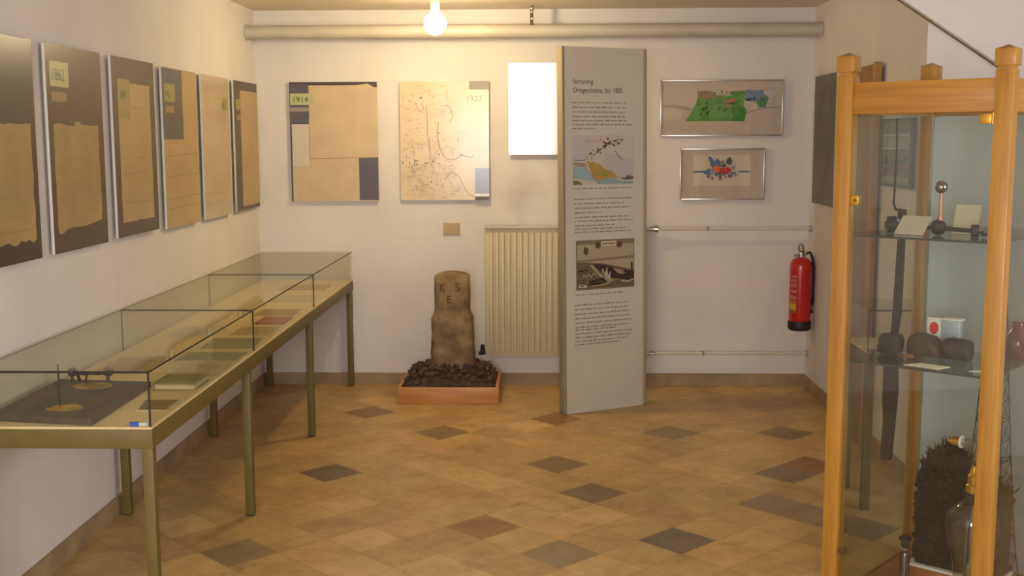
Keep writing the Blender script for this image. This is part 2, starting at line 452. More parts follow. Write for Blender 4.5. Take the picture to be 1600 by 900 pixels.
# ------------------------------------------------------------------ pipe under the ceiling
t = thing('ceiling_pipe', 'long thick beige pipe running along the top of the back wall', 'pipe', (-.07, 7.22, 2.21))
MB().cyl((XL + .002, 7.22, 2.258), (XR - .002, 7.22, 2.258), .041, seg=28).build('pipe', M_pipe, t)
MB().cyl((XL + .003, 7.22, 2.258), (XL + .022, 7.22, 2.258), .047, seg=28).build('wall_collar', M_pipe, t)
MB().cyl((XR - .022, 7.22, 2.258), (XR - .003, 7.22, 2.258), .047, seg=28).build('wall_collar', M_pipe, t)
s = MB().box(-.083, -.063, 7.212, 7.228, 2.295, 2.408).box(-.083, -.063, 7.175, 7.265, 2.292, 2.302)
s.cyl((-.073, 7.208, 2.33), (-.073, 7.214, 2.33), .006, mi=1).cyl((-.073, 7.205, 2.37), (-.073, 7.214, 2.37), .006, mi=1)
s.sphere((-.073, 7.22, 2.392), .016, 1)
s.build('hanger_strap', [mat('rust_steel', (92, 76, 56), .5, metal=.6), M_alu], t)

# ------------------------------------------------------------------ panels on walls
def lam(name, col, rough=.28, **k):
    return mat('lam_' + name, col, 0.6, coat=1.0 if rough < .25 else 0.6, crough=rough, spec=.2, **k)
L_tan = lam('tan', (172, 144, 92), var=.10, scale=6, bump=.02)
L_tan2 = lam('tan_pale', (184, 156, 106), var=.07, scale=5)
L_cream = lam('cream', (206, 184, 148), var=.06, scale=7)
L_brown = lam('brown', (84, 66, 46), var=.1, scale=5)
L_brown2 = lam('brown_dark', (70, 56, 46), var=.1, scale=5)
L_slate = lam('slate', (88, 82, 84), var=.08, scale=5)
L_green = lam('tag_green', (180, 184, 130))
L_green2 = lam('tag_green_dim', (150, 142, 84))
L_ink = lam('ink', (70, 62, 44))
L_line = lam('pencil', (150, 120, 76))
L_map = lam('map_cream', (214, 190, 150), var=.05, scale=6)
L_white = mat('glossy_white_print', (250, 246, 236), .3, coat=1.0, crough=.10, spec=.8)
M_board = mat('panel_board_edge', (214, 210, 200), .5)

def panel(name, label, cat, O, U, w_, h_, edge_m, group=None, th_=.012, standoff=.012, tilt=0.0):
    U = Vector(U); N = U.cross(Vector((0, 0, 1)))
    O = Vector(O)
    V = (Vector((0, 0, 1)) + N * math.tan(tilt)).normalized()
    c = O + U * w_ / 2
    t = thing(name, label, cat, c, group)
    M = Matrix(((U.x, V.x, N.x, O.x), (U.y, V.y, N.y, O.y), (U.z, V.z, N.z, O.z), (0, 0, 0, 1)))
    MB(M).box(0, w_, 0, h_, -th_, 0, bev=.0015).build('board', edge_m, t)
    for a in (.15, .85):
        for bb in (.12, .88):
            MB(M).cyl((w_ * a, h_ * bb, -th_), (w_ * a, h_ * bb, -th_ - standoff - (tilt * h_ * bb)), .008).build('spacer', M_alu, t)
    return t, Board(O, U, V, w_, h_)

def jag(u0, u1, v0, v1, rnd, amt=.012, n=14):
    """paper sheet outline with a slightly torn edge"""
    pts = []
    for k in range(n): pts.append((u0 + (u1 - u0) * k / n, v0 + rnd.uniform(-amt, amt)))
    for k in range(n): pts.append((u1 + rnd.uniform(-amt, amt * .4), v0 + (v1 - v0) * k / n))
    for k in range(n): pts.append((u1 + (u0 - u1) * k / n, v1 + rnd.uniform(-amt, amt) * .6))
    for k in range(n): pts.append((u0 + rnd.uniform(-amt, amt) * .4, v1 + (v0 - v1) * k / n))
    return pts
U_left = (0, 1, 0)      # seen from the room, right on the left wall is +y
XF = XL + .026
def folds(b, rnd, u0, u1, v0, v1, m, n=5):
    for k in range(n):
        v = v0 + (v1 - v0) * rnd.uniform(.05, .95); x = rnd.uniform(u0, (u0 + u1) / 2)
        b.line([(x, v), (x + rnd.uniform(.15, u1 - x), v + rnd.uniform(-.01, .01))], .003, m)
PG = 'historic document panels along the left wall'
# 1
rnd = random.Random(1)
t, b = panel('document_poster', 'framed old tan document on dark board cut off by the left edge of the photo', 'wall panel', (XF, 3.575, 1.178), U_left, .53, .775, M_board, PG)
b.rect(0, 1, 0, 1, L_brown2)
b.poly(jag(.12, .93, .09, .62, rnd, .012), L_tan); folds(b, rnd, .15, .9, .1, .6, L_line)
b.build('print', t)
# 2
t, b = panel('document_poster', 'dark document panel with yellowish 1862 tag above tan torn-edged paper', 'wall panel', (XF, 4.215, 1.178), U_left, .53, .775, M_board, PG)
b.rect(0, 1, 0, 1, L_brown)
b.poly(jag(.08, .90, .10, .62, rnd, .014), L_tan); b.rect(.46, .56, .60, .635, L_tan)
b.poly([(.2, .09), (.92, .085), (.92, .13), (.55, .11), (.3, .115)], L_brown)
folds(b, rnd, .12, .86, .12, .6, L_line)
b.rect(.06, .38, .80, .92, L_green); b.text('1862', .08, .83, .045, L_ink, .95)
b.rect(.07, .33, .73, .775, L_line)
b.build('print', t)
# 3
t, b = panel('document_poster', 'tan document in a broad brown border, third panel from the left on the left wall', 'wall panel', (XF, 4.86, 1.183), U_left, .53, .77, M_board, PG)
b.rect(0, 1, 0, 1, L_brown)
b.poly(jag(.12, .88, .08, .86, rnd, .004), L_tan2); folds(b, rnd, .15, .85, .1, .8, L_line, 4)
b.rect(.12, .40, .66, .88, L_tan); b.rect(.16, .38, .76, .84, L_green2); b.text('1889', .17, .775, .032, L_ink, .75); b.rect(.16, .38, .67, .71, L_green2)
b.build('print', t)
# 4
t, b = panel('document_poster', 'light tan document panel with a dark upper left rectangle and yellow tag', 'wall panel', (XF, 5.505, 1.172), U_left, .54, .775, M_board, PG)
b.rect(0, 1, 0, 1, L_tan2); b.rect(0, .57, .555, .995, L_slate)
b.rect(.06, .36, .79, .90, L_green2); b.text('1902', .07, .815, .034, L_ink, .85); b.rect(.08, .32, .72, .765, L_line)
for v, e in ((.45, 1), (.32, .95), (.18, .97), (.12, .9)): b.line([(.06, v), (e, v + .012)], .004, L_line)
b.line([(.32, .47), (.32, .38), (.55, .38)], .003, L_line)
b.build('print', t)
# 5
t, b = panel('document_poster', 'plain pale tan shiny document panel, second panel from the room corner', 'wall panel', (XF, 6.145, 1.172), U_left, .53, .775, M_board, PG)
b.rect(0, 1, 0, 1, lam('tan_grey', (190, 168, 134), .18, var=.05, scale=4)); b.rect(.72, .94, .76, .86, L_green2); b.text('1905', .73, .785, .024, L_ink, .8); folds(b, rnd, .1, .9, .05, .4, L_line, 4)
b.build('print', t)
# 6
t, b = panel('document_poster', 'tan document panel with dark left strip, nearest the room corner', 'wall panel', (XF, 6.785, 1.177), U_left, .55, .77, M_board, PG)
b.rect(0, 1, 0, 1, L_brown); b.poly(jag(.26, 1.0, .03, .93, rnd, .004), L_tan2); b.rect(.08, .28, .78, .86, L_green2); b.rect(.1, .26, .70, .74, L_line)
b.build('print', t)

YF = YB - .026
UB = (1, 0, 0)
t, b = panel('map_poster', 'document panel tagged 1914 with overlapping tan sheets and a dark lower right corner', 'wall panel', (-1.62, YF, 1.205), UB, .562, .757, M_board)
b.rect(0, 1, 0, 1, L_brown2)
b.rect(0, .22, .66, .98, L_slate)
b.rect(.02, 1, 0, .65, L_cream); b.rect(.02, .215, .30, .65, lam('pale_strip', (206, 196, 180))); b.rect(.78, 1, .01, .37, L_slate)
b.poly([(.21, .36), (1, .37), (1, .94), (.92, .975), (.22, .97)], L_cream)
b.poly([(.22, .972), (.75, .972), (.90, .985), (.92, .955), (1, .955), (1, .935), (.22, .955)], L_cream)
b.line([(.22, .36), (.99, .37)], .004, L_line); b.line([(.215, .36), (.225, .96)], .003, L_line)
b.rect(.0, .22, .70, .80, L_slate); b.rect(.0, .22, .755, .79, lam('label_grey', (150, 140, 124)))
b.rect(.01, .28, .81, .905, L_green); b.text('1914', .03, .832, .036, L_ink, 1.02)
folds(b, rnd, .25, .74, .05, .9, lam('faint', (198, 172, 134)), 6)
b.build('print', t)

t, b = panel('map_poster', 'town map panel tagged 1927 covered with fine hand drawn lines', 'wall panel', (-.915, YF, 1.212), UB, .568, .752, M_board, tilt=.004)
L_f = lam('faintline', (178, 154, 118), .17); L_d = lam('darkmark', (96, 82, 66), .17)
b.rect(0, 1, 0, 1, lam('map1927', (222, 200, 160), .17, var=.04, scale=5))
b.rect(.78, 1, .93, 1, lam('label_grey', (150, 140, 124))); b.rect(.72, 1, .79, .93, lam('tag_pale', (206, 200, 156), .17)); b.text('1927', .74, .83, .037, lam('ink_soft', (150, 140, 110), .17), 1.0)
r9 = random.Random(9)
def wob(x0, y0, x1, y1, n=8, a=.012): return [(x0 + (x1 - x0) * k / n + r9.uniform(-a, a), y0 + (y1 - y0) * k / n + r9.uniform(-a, a)) for k in range(n + 1)]
b.line([(.30, .78), (.31, .66), (.31, .55), (.33, .45), (.34, .35)], .006, L_f)
b.line([(.43, .66), (.42, .55), (.44, .45), (.48, .38), (.53, .345), (.62, .345), (.70, .38), (.78, .36), (.82, .37)], .008, L_f)
b.line([(.52, .80), (.56, .79), (.60, .70), (.56, .66)], .006, L_f)
b.line([(.50, .18), (.58, .24), (.66, .20), (.72, .10), (.78, .04), (.86, .02)], .007, L_f)
b.line([(.18, .82), (.20, .76), (.24, .74), (.27, .77), (.25, .82)], .006, L_f)
for k in range(230):
    x, y = r9.uniform(.02, .66), r9.uniform(.02, .97)
    if r9.random() < .6: y = r9.uniform(.02, .5)
    L = r9.uniform(.015, .06); a = r9.choice((0, 0, PI / 2, r9.uniform(0, 3)))
    b.line([(x, y), (x + L * math.cos(a), y + L * math.sin(a)), (x + L * math.cos(a) + r9.uniform(-.02, .02), y + L * math.sin(a) + r9.uniform(-.02, .02))], r9.uniform(.0015, .0035), L_f)
for k in range(34): x, y = r9.uniform(.03, .6), r9.uniform(.05, .9); b.line(wob(x, y, x + .16, y + r9.uniform(-.08, .08), 6, .006), .002, L_f)
for (x, y, ww, hh) in ((.23, .855, .02, .014), (.42, .565, .03, .006), (.68, .38, .02, .01), (.02, .31, .014, .012), (.10, .31, .012, .014), (.16, .30, .008, .045), (.17, .33, .03, .008), (.18, .30, .015, .01), (.27, .31, .05, .008), (.36, .325, .03, .006), (.43, .38, .012, .012), (.34, .15, .016, .012)): b.rect(x, x + ww, y, y + hh, L_d)
b.rect(.84, 1, .06, .27, lam('slate_light', (128, 132, 140), .17)); b.rect(.84, 1, .0, .028, L_brown); b.rect(.84, 1, .033, .055, lam('white_bar', (225, 222, 212), .17))
b.build('print', t)

t, b = panel('white_poster', 'blank bright white glossy panel partly hidden behind the grey text stele', 'wall panel', (-.222, YF - .014, 1.50), UB, .50, .575, M_board, tilt=.025, standoff=.012)
b.rect(0, 1, 0, 1, L_white)
b.build('print', t)

# vent tile
t = thing('vent_cover', 'small light brown rectangular plate on the back wall left of the radiator', 'vent cover', (-.593, YB - .006, .983))
MB().box(-.648, -.538, YB - .007, YB, .983, 1.066, bev=.002).build('plate', mat('vent_tan', (196, 172, 138), .7, var=.06, scale=30), t)
for k in range(5): MB().box(-.64, -.546, YB - .009, YB - .007, .995 + k * .014, .999 + k * .014).build('slot_rib', mat('vent_rib', (184, 160, 126), .7), t)

# framed pictures
def framed(name, label, x0, x1, z0, z1, draw, U=(1, 0, 0), O=None, fm=None, group=None):
    t, b = panel(name, label, 'picture', O or (x0, YB - .018, z0), U, x1 - x0, z1 - z0, mat('picture_back', (150, 130, 100), .7), standoff=.006, group=group)
    draw(b); b.build('picture_sheet', t)
    w_, h_ = x1 - x0, z1 - z0
    M = Matrix(((b.U.x, b.V.x, b.N.x, b.O.x), (b.U.y, b.V.y, b.N.y, b.O.y), (b.U.z, b.V.z, b.N.z, b.O.z), (0, 0, 0, 1)))
    f = .009
    s = MB(M).box(-f / 2, f / 2, -f / 2, h_ + f / 2, -.012, .010, bev=.0015).box(w_ - f / 2, w_ + f / 2, -f / 2, h_ + f / 2, -.012, .010, bev=.0015)
    s.box(f / 2, w_ - f / 2, -f / 2, f / 2, -.012, .010, bev=.0015).box(f / 2, w_ - f / 2, h_ - f / 2, h_ + f / 2, -.012, .010, bev=.0015)
    s.build('frame', fm or M_alu, t)
    MB(M).box(f / 2, w_ - f / 2, f / 2, h_ - f / 2, .0065, .0085).build('glass_pane', M_picglass, t)
    return t
C = lambda n, c: mat('paint_' + n, c, .8)
def draw_green(b):
    b.rect(0, 1, 0, 1, C('mount', (200, 186, 168)))
    r = random.Random(3)
    g = C('band', (168, 156, 138))
    b.poly([(.02, .55), (.10, .56), (.20, .53), (.28, .48), (.27, .43), (.20, .46), (.10, .51), (.02, .51)], g)
    b.poly([(.70, .43), (.80, .50), (.90, .52), (.99, .53), (.99, .50), (.88, .49), (.78, .45), (.70, .38)], g)
    b.poly([(.205, .26), (.25, .42), (.29, .60), (.31, .78), (.42, .74), (.56, .72), (.70, .79), (.68, .55), (.71, .45), (.69, .26)], C('green', (96, 158, 70)))
    b.poly([(.60, .26), (.58, .50), (.62, .52), (.70, .48), (.69, .26)], C('green2', (64, 140, 50)))
    b.poly([(.30, .81), (.30, .70), (.38, .66), (.46, .68), (.44, .76), (.40, .81)], C('brownpink', (170, 120, 90)))
    b.poly([(.54, .65), (.54, .53), (.58, .53), (.61, .62), (.60, .68)], C('rose', (206, 98, 92)))
    b.poly([(.57, .80), (.57, .75), (.62, .70), (.68, .74), (.69, .81)], C('green2', (64, 140, 50)))
    b.poly([(.69, .72), (.70, .82), (.84, .82), (.86, .70), (.82, .60), (.72, .62)], C('blue', (118, 142, 170)))
    b.poly([(.84, .80), (.92, .82), (.95, .76), (.90, .68), (.85, .72)], C('palemauve', (206, 196, 200)))
    b.poly([(.78, .62), (.86, .74), (.885, .68), (.86, .50), (.80, .52)], C('teal', (84, 140, 100)))
    b.poly([(.74, .46), (.76, .58), (.79, .56), (.79, .48)], C('mount2', (214, 206, 182)))
    cols = [C('green3', (80, 140, 60)), C('green4', (116, 168, 86)), C('redroof', (160, 92, 60)), C('olive', (110, 120, 60)), C('dk', (74, 84, 54))]
    for k in range(150):
        x, y = r.uniform(.25, .66), r.uniform(.28, .60)
        if x < .22 + (y - .26) * .25: continue
        b.rect(x, x + r.uniform(.006, .022), y, y + r.uniform(.010, .035), (C('green5', (88, 150, 64)), C('green6', (108, 164, 78)), C('green7', (84, 148, 62)))[k % 3], True)
    for k in range(34): x, y = r.uniform(.69, .84), r.uniform(.62, .80); b.rect(x, x + .02, y, y + .03, (C('bl2', (132, 154, 176)), C('bl3', (106, 130, 158)))[k % 2], True)
    for k in range(210):
        x, y = r.uniform(.29, .67), r.uniform(.45, .80)
        s_ = r.uniform(.004, .014); c = cols[r.choice((0, 1, 1, 0, 3, 4, 2 if y > .62 else 0))]
        b.rect(x, x + s_, y, y + s_ * 2, c, True)
framed('framed_picture', 'wide silver framed picture of a green townscape model, the upper of two', .742, 1.508, 1.618, 1.962, draw_green)
def draw_blue(b):
    b.rect(0, 1, 0, 1, C('mount', (200, 186, 168))); b.rect(.155, .84, .27, .88, C('sheet', (218, 208, 184)))
    r = random.Random(5)
    b.rect(.16, .30, .535, .565, C('bluetext', (104, 130, 168))); b.rect(.70, .83, .54, .565, C('bluetext', (104, 130, 168)))
    b.blur_text(.155, .30, .53, .012, C('bluetext2', (76, 104, 150)), r); b.blur_text(.69, .835, .53, .012, C('bluetext2', (76, 104, 150)), r)
    cols = [C('b1', (84, 112, 150)), C('b2', (128, 146, 164)), C('b3', (150, 140, 128)), C('b4', (96, 90, 92)), C('b5', (168, 90, 70))]
    def blob(cx, cy, rx, ry, m, n=9):
        b.poly([(cx + rx * math.cos(2 * PI * k / n) * r.uniform(.6, 1.1), cy + ry * math.sin(2 * PI * k / n) * r.uniform(.6, 1.1)) for k in range(n)], m)
    for k in range(110): blob(r.gauss(.46, .07), r.gauss(.55, .07), .020, .035, cols[r.randrange(5)], 6)
    b.poly([(.32, .85), (.36, .85), (.40, .74), (.44, .82), (.48, .72), (.46, .64), (.41, .70), (.37, .66)], cols[0])
    blob(.58, .76, .045, .09, C('dgreen', (70, 84, 66))); blob(.50, .73, .03, .05, C('mgreen', (108, 134, 82)))
    blob(.43, .60, .05, .09, C('orange', (214, 104, 52))); blob(.50, .57, .05, .09, C('redd', (176, 52, 50))); blob(.57, .58, .04, .08, C('redd', (176, 52, 50)))
    blob(.31, .53, .04, .06, cols[0]); blob(.37, .55, .03, .07, cols[1])
    for k in range(30): x, y = r.gauss(.5, .08), r.gauss(.58, .08); b.rect(x, x + .008, y, y + .016, C('speck', (206, 196, 178)), True)
framed('framed_picture', 'smaller silver framed picture with a blue red sketch and blue lettering, the lower one', .872, 1.402, 1.215, 1.532, draw_blue)
def draw_reflection(b):
    b.rect(0, 1, 0, 1, mat('reflection_grey', (134, 132, 126), .5, col2=(104, 104, 102), scale=3, coat=.4)); b.rect(.06, .94, .04, .14, mat('reflection_strip', (176, 168, 146), .6))
t, b = panel('grey_poster', 'dark grey unframed panel at the back end of the right wall', 'wall panel', (XR - .022, 7.27, 1.20), (0, -1, 0), .53, .775, M_board)
b.rect(0, 1, 0, 1, mat('reflection_grey2', (112, 108, 102), .6, col2=(92, 88, 82), scale=4, coat=.3)); b.build('print', t)
framed('framed_picture', 'added grey framed panel standing in for a picture reflected in the wooden showcase', 0, .46, 0, .315, draw_reflection, U=(0, -1, 0), O=(XR - .02, 5.80, 1.372), fm=mat('reflection_frame', (70, 66, 62), .5))  # added panel, stands in for a left wall panel mirrored in the glass

# tall wooden board on right wall
t = thing('wooden_board', 'tall brown wooden board fixed upright on the right wall behind the showcase', 'board', (XR - .03, 6.05, 0))
MB().box(XR - .052, XR - .016, 5.89, 6.28, .005, 1.965, bev=.004).build('board', mat('board_face_shaded', (158, 116, 66), .5, col2=(140, 100, 54), scale=3, stretch=(10, 10, 1)), t)
MB().box(XR - .056, XR - .016, 5.868, 5.89, .002, 1.975, bev=.003).build('edge_strip', mat('board_edge_lit', (186, 140, 80), .45, var=.08), t)  # paler edge and browner face paint the lit and shaded sides

# ------------------------------------------------------------------ radiator and heating pipes
t = thing('radiator', 'cream ribbed panel radiator on the back wall half hidden by the stele', 'radiator', (.14, 7.34, .19))
rx0, rx1, rz0, rz1 = -.375, .655, .20, 1.045
s = MB().box(rx0, rx1, 7.335, 7.375, rz0, rz1 - .01, bev=.006)
nr = 26
for k in range(nr):
    x = rx0 + .02 + (rx1 - rx0 - .04) * (k + .5) / nr
    s.box(x - .011, x + .011, 7.318, 7.337, rz0 + .03, rz1 - .035, bev=.006)
s.build('ribbed_panel', M_radi, t)
s = MB().box(rx0 - .004, rx1 + .004, 7.315, 7.40, rz1 - .012, rz1 + .004, bev=.003)
for k in range(34):
    x = rx0 + .03 + k * (rx1 - rx0 - .06) / 33
    s.box(x - .006, x + .006, 7.325, 7.39, rz1 + .004, rz1 + .007)
s.build('top_grille', mat('radiator_top', (196, 190, 176), .4), t)
for xx in (rx0 + .1, rx1 - .13): MB().box(xx, xx + .03, 7.376, YB - .001, .35, .9).build('bracket', M_alu, t)
s = MB().cyl((rx0 - .025, 7.35, .225), (rx0 + .01, 7.35, .225), .010).cyl((rx0 - .02, 7.35, .222), (rx0 - .02, 7.35, .262), .014).cyl((rx0 - .045, 7.35, .222), (rx0 - .01, 7.35, .222), .012).sphere((rx0 - .02, 7.35, .268), .013)
s.build('drain_valve', M_black, t)
s = MB().cyl((rx1, 7.35, 1.028), (rx1 + .05, 7.35, 1.028), .010).cyl((rx1 + .02, 7.35, 1.028), (rx1 + .045, 7.35, 1.028), .016).cyl((rx1 + .045, 7.35, 1.028), (rx1 + .075, 7.35, 1.028), .021, .024)
s.build('valve', M_steel, t)
s = MB().cyl((rx1, 7.35, .222), (rx1 + .07, 7.35, .222), .010).cyl((rx1 + .03, 7.35, .222), (rx1 + .06, 7.35, .222), .016).cyl((rx1 + .045, 7.35, .222), (rx1 + .045, 7.325, .222), .012)
s.build('return_valve', M_steel, t)
for z, x0, lab in ((1.030, rx1 + .078, 'thin white heating pipe from radiator valve along wall, the upper one'), (.224, rx1 + .072, 'thin white heating pipe low on the back wall, the lower one')):
    t = thing('heating_pipe', lab, 'pipe', (1.2, 7.35, z - .01))
    MB().cyl((x0, 7.35, z), (XR - .014, 7.35, z), .0095, seg=16).build('pipe', mat('pipe_white', (214, 206, 192), .45), t)
    MB().cyl((XR - .014, 7.35, z), (XR - .001, 7.35, z), .022, seg=20).build('wall_rosette', M_alu, t)
    xc = 1.045 if z > 1 else 1.03
    MB().cyl((xc - .006, 7.35, z), (xc + .006, 7.35, z), .0135).cyl((xc, 7.355, z), (xc, YB - .001, z), .005).build('pipe_clip', mat('clip_grey', (150, 138, 120), .5), t)

# ------------------------------------------------------------------ text stele
fa, fb = Vector((.142, 6.592, 0)), Vector((.597, 6.838, 0))
uu = (fb - fa).normalized(); nn = uu.cross(Vector((0, 0, 1)))
Ls = (fb - fa).length; Hs = 2.115
t = thing('text_stele', 'tall free standing grey board with local history text and two pictures', 'information board', ((fa + fb) / 2))
lean = -.012
M = Matrix(((uu.x, 0, nn.x, fa.x), (uu.y, 0, nn.y, fa.y), (0, 1, 0, 0), (0, 0, 0, 1)))
M = M @ Matrix(((1, lean, 0, 0), (0, 1, 0, 0), (0, 0, 1, 0), (0, 0, 0, 1)))
MB(M).box(-.005, Ls + .005, 0.001, Hs, -.055, 0).build('board', M_stele, t)
s = MB(M).box(-.024, -.005, 0.001, Hs + .002, -.058, .004, bev=.008, seg=3)
s.build('edge_profile', M_stelee, t)
s = MB(M).box(Ls + .005, Ls + .030, 0.001, Hs + .002, -.075, .004, bev=.010, seg=3)
s.build('edge_profile', mat('stele_edge_grey', (160, 148, 124), .45), t)
b = Board(M @ Vector((0, 0, 0.0005)), uu, Vector((0, 0, 1)) , Ls, Hs)
b.V = Vector((uu.x * lean, uu.y * lean, 1)).normalized()
def PV(py): return 1 - (py - 76) / (640 - 76)
def PU(px): return (px - 888) / 115
b.text('Ismaning', PU(899), PV(131), .030, M_text, .90)
b.text('Ortsgeschichte  bis  1800', PU(899), PV(144), .030, M_text, .74)
r = random.Random(21)
for y, e in ((157, 980), (164, 988), (171, 978), (182, 984), (187, 980), (192, 984), (196, 976), (201, 930), (296, 988)): pass
def block(ys, last):
    for k, y in enumerate(ys): b.blur_text(PU(898 + (2 if y > 290 else 0)), PU(r.uniform(974, 989) if k < len(ys) - 1 else last), PV(y + 3), .0085, M_textl, r)
block([157, 164, 171], 976); block([178, 184, 190, 196], 930); block([287], 988)
block([303, 310, 317, 324], 940); block([331, 337, 344], 960); block([349, 354], 985)
block([451], 972); block([467, 474, 481], 984); block([488, 495, 502, 506], 962); block([512, 518], 985); block([524, 529], 970)
b.build('lettering', t)
b2 = Board(b.P(PU(898), PV(283), .0012), uu, b.V, (PU(990) - PU(898)) * Ls, (PV(208) - PV(283)) * Hs)
b2.rect(0, 1, 0, 1, C('m0', (196, 184, 172)))
b2.poly([(0, .50), (.18, .50), (.28, .62), (.30, .98), (0, .98)], C('m1', (190, 180, 184)))
b2.poly([(.45, .45), (.55, .62), (.75, .62), (.82, .55), (.98, .50), (.98, .12), (.75, .12), (.62, .25)], C('m2', (184, 176, 168)))
b2.poly([(0, .46), (.20, .43), (.24, .36), (.0, .40)], C('m3', (160, 138, 116)))
b2.poly([(0, .36), (.2, .33), (.28, .2), (.36, .05), (.0, .14)], C('m4', (150, 172, 178)))
b2.poly([(.22, .47), (.42, .42), (.50, .32), (.66, .24), (.74, .12), (.56, .12), (.40, .05), (.34, .10), (.28, .28)], C('m5', (176, 142, 72)))
b2.poly([(.30, .24), (.50, .28), (.62, .22), (.52, .16), (.36, .16)], C('m6', (158, 142, 74)))
b2.poly([(.38, .05), (.56, .14), (.72, .10), (.80, .06), (.98, .05), (.98, 0), (.4, 0)], C('m7', (138, 162, 158)))
b2.poly([(.74, .14), (.82, .08), (.98, .09), (.98, .15), (.88, .18), (.84, .12)], C('m8', (104, 100, 84)))
b2.poly([(.0, .0), (.16, .0), (.08, .08), (.0, .08)], C('m9', (120, 110, 70)))
r = random.Random(4)
for k in range(70):
    q = r.random(); x = .28 + .44 * q + r.gauss(0, .03); y = .50 + .34 * math.sin(min(1, q * 1.25) * PI * .55) + r.gauss(0, .04)
    if x > .94 or y > .94: continue
    c = C('h%d' % (k % 4), ((96, 76, 48), (140, 104, 66), (206, 196, 160), (84, 92, 60))[k % 4]); s_ = r.uniform(.015, .04)
    b2.rect(x, x + s_, y, y + s_, c, True)
b2.line([(.02, .50), (.18, .49), (.24, .56)], .004, C('m8', (104, 100, 84))); b2.line([(.02, .37), (.18, .36), (.26, .26), (.33, .12), (.38, .06)], .003, C('m8', (104, 100, 84)))
b2.line([(.68, .68), (.74, .56), (.80, .50)], .004, C('m8', (104, 100, 84))); b2.line([(.8, .96), (.78, .84)], .003, C('m3', (160, 138, 116))); b2.line([(.2, .88), (.4, .88)], .003, C('m3', (160, 138, 116)))
b2.build('map_picture', t)
b3 = Board(b.P(PU(902), PV(446), .0012), uu, b.V, (PU(990) - PU(902)) * Ls, (PV(369) - PV(446)) * Hs)
E = lambda n, c: mat('engr_' + n, c, .8)
b3.rect(0, 1, 0, 1, E('frame', (96, 82, 62))); b3.rect(.01, .99, .01, .99, E('sky', (170, 154, 126)))
b3.poly([(.01, .92), (.99, .90), (.99, .99), (.01, .99)], E('top', (132, 116, 90))); b3.rect(.42, .68, .88, .97, E('banner', (196, 182, 154))); b3.rect(.44, .66, .91, .93, E('dk', (92, 76, 56)))
for cx in (.37, .74): b3.poly([(cx - .05, .90), (cx - .02, .96), (cx + .04, .95), (cx + .05, .86), (cx, .82), (cx - .04, .84)], E('dk', (92, 76, 56)))
b3.poly([(.13, .86), (.20, .86), (.20, .74), (.165, .69), (.12, .76)], E('dk', (92, 76, 56))); b3.poly([(.18, .90), (.30, .82), (.18, .86)], E('sky2', (186, 172, 144)))
b3.poly([(.01, .60), (.30, .62), (.99, .66), (.99, .60), (.5, .58), (.01, .56)], E('mid', (136, 118, 92)))
b3.poly([(.01, .56), (.20, .55), (.45, .52), (.70, .45), (.99, .36), (.99, .02), (.01, .02)], E('land', (112, 94, 68)))
b3.poly([(.22, .52), (.45, .50), (.72, .40), (.99, .32), (.99, .12), (.80, .18), (.56, .22), (.42, .36), (.28, .46)], E('dark', (56, 44, 32)))
b3.poly([(.22, .50), (.28, .50), (.46, .26), (.60, .20), (.66, .16), (.56, .12), (.44, .20)], E('road', (168, 152, 122)))
b3.poly([(.42, .38), (.46, .42), (.48, .30), (.52, .46), (.54, .28), (.58, .36), (.58, .20), (.52, .22)], E('bright', (190, 174, 146)))
b3.poly([(.62, .42), (.80, .36), (.82, .28), (.72, .30), (.66, .36)], E('road2', (156, 138, 108)))
b3.poly([(.20, .18), (.44, .24), (.52, .16), (.44, .09), (.22, .07)], E('dark', (56, 44, 32)))
b3.line([(.03, .38), (.18, .40)], .012, E('dark', (56, 44, 32))); b3.line([(.10, .25), (.13, .31), (.16, .25), (.20, .32), (.24, .26), (.30, .33), (.34, .29)], .004, E('bright', (190, 174, 146)))
b3.poly([(.03, .05), (.05, .11), (.14, .12), (.19, .05)], E('bright2', (206, 192, 164))); b3.rect(.07, .13, .07, .095, E('dk', (92, 76, 56)))
b3.line([(.24, .07), (.40, .085), (.56, .11)], .004, E('bright', (190, 174, 146))); b3.line([(.955, .34), (.955, .50)], .012, E('dark', (56, 44, 32)))
b3.line([(.78, .14), (.90, .12), (.97, .16)], .01, E('bright', (190, 174, 146)))
r = random.Random(77)
ek = [E('t%d' % k, c) for k, c in enumerate(((80, 66, 46), (128, 110, 84), (150, 132, 104), (64, 52, 38)))]
for k in range(260):
    x, y = r.uniform(.02, .95), r.uniform(.03, .54)
    if y > .56 - .22 * x: continue
    b3.line([(x, y), (x + r.uniform(.008, .035), y + r.uniform(-.012, .012))], r.uniform(.0012, .003), ek[r.randrange(4)])
b3.build('engraving_picture', t)

# ------------------------------------------------------------------ boundary stone in box of earth
t = thing('earth_box', 'shallow orange wooden box of dark earth under the boundary stone', 'box', (-.575, 7.05, 0))
M_ow = mat('orange_wood', (198, 142, 80), .45, col2=(184, 124, 64), scale=4, stretch=(1, 8, 8))
X0, X1, Y0, Y1, ZB = -.885, -.272, 6.84, 7.33, .105
MB().box(X0, X1, Y0, Y0 + .018, .001, ZB, bev=.002).build('front_board', M_ow, t)
MB().box(X0, X1, Y1 - .018, Y1, .001, ZB, bev=.002).build('rear_board', M_ow, t)
MB().box(X0, X0 + .018, Y0 + .018, Y1 - .018, .001, ZB, bev=.002).build('side_board', M_ow, t)
MB().box(X1 - .018, X1, Y0 + .018, Y1 - .018, .001, ZB + .012, bev=.002).build('side_board', M_ow, t)
MB().box(X0 + .018, X1 - .018, Y0 + .018, Y1 - .018, .001, .012).build('bottom_board', M_ow, t)
s = MB(); r = random.Random(8)
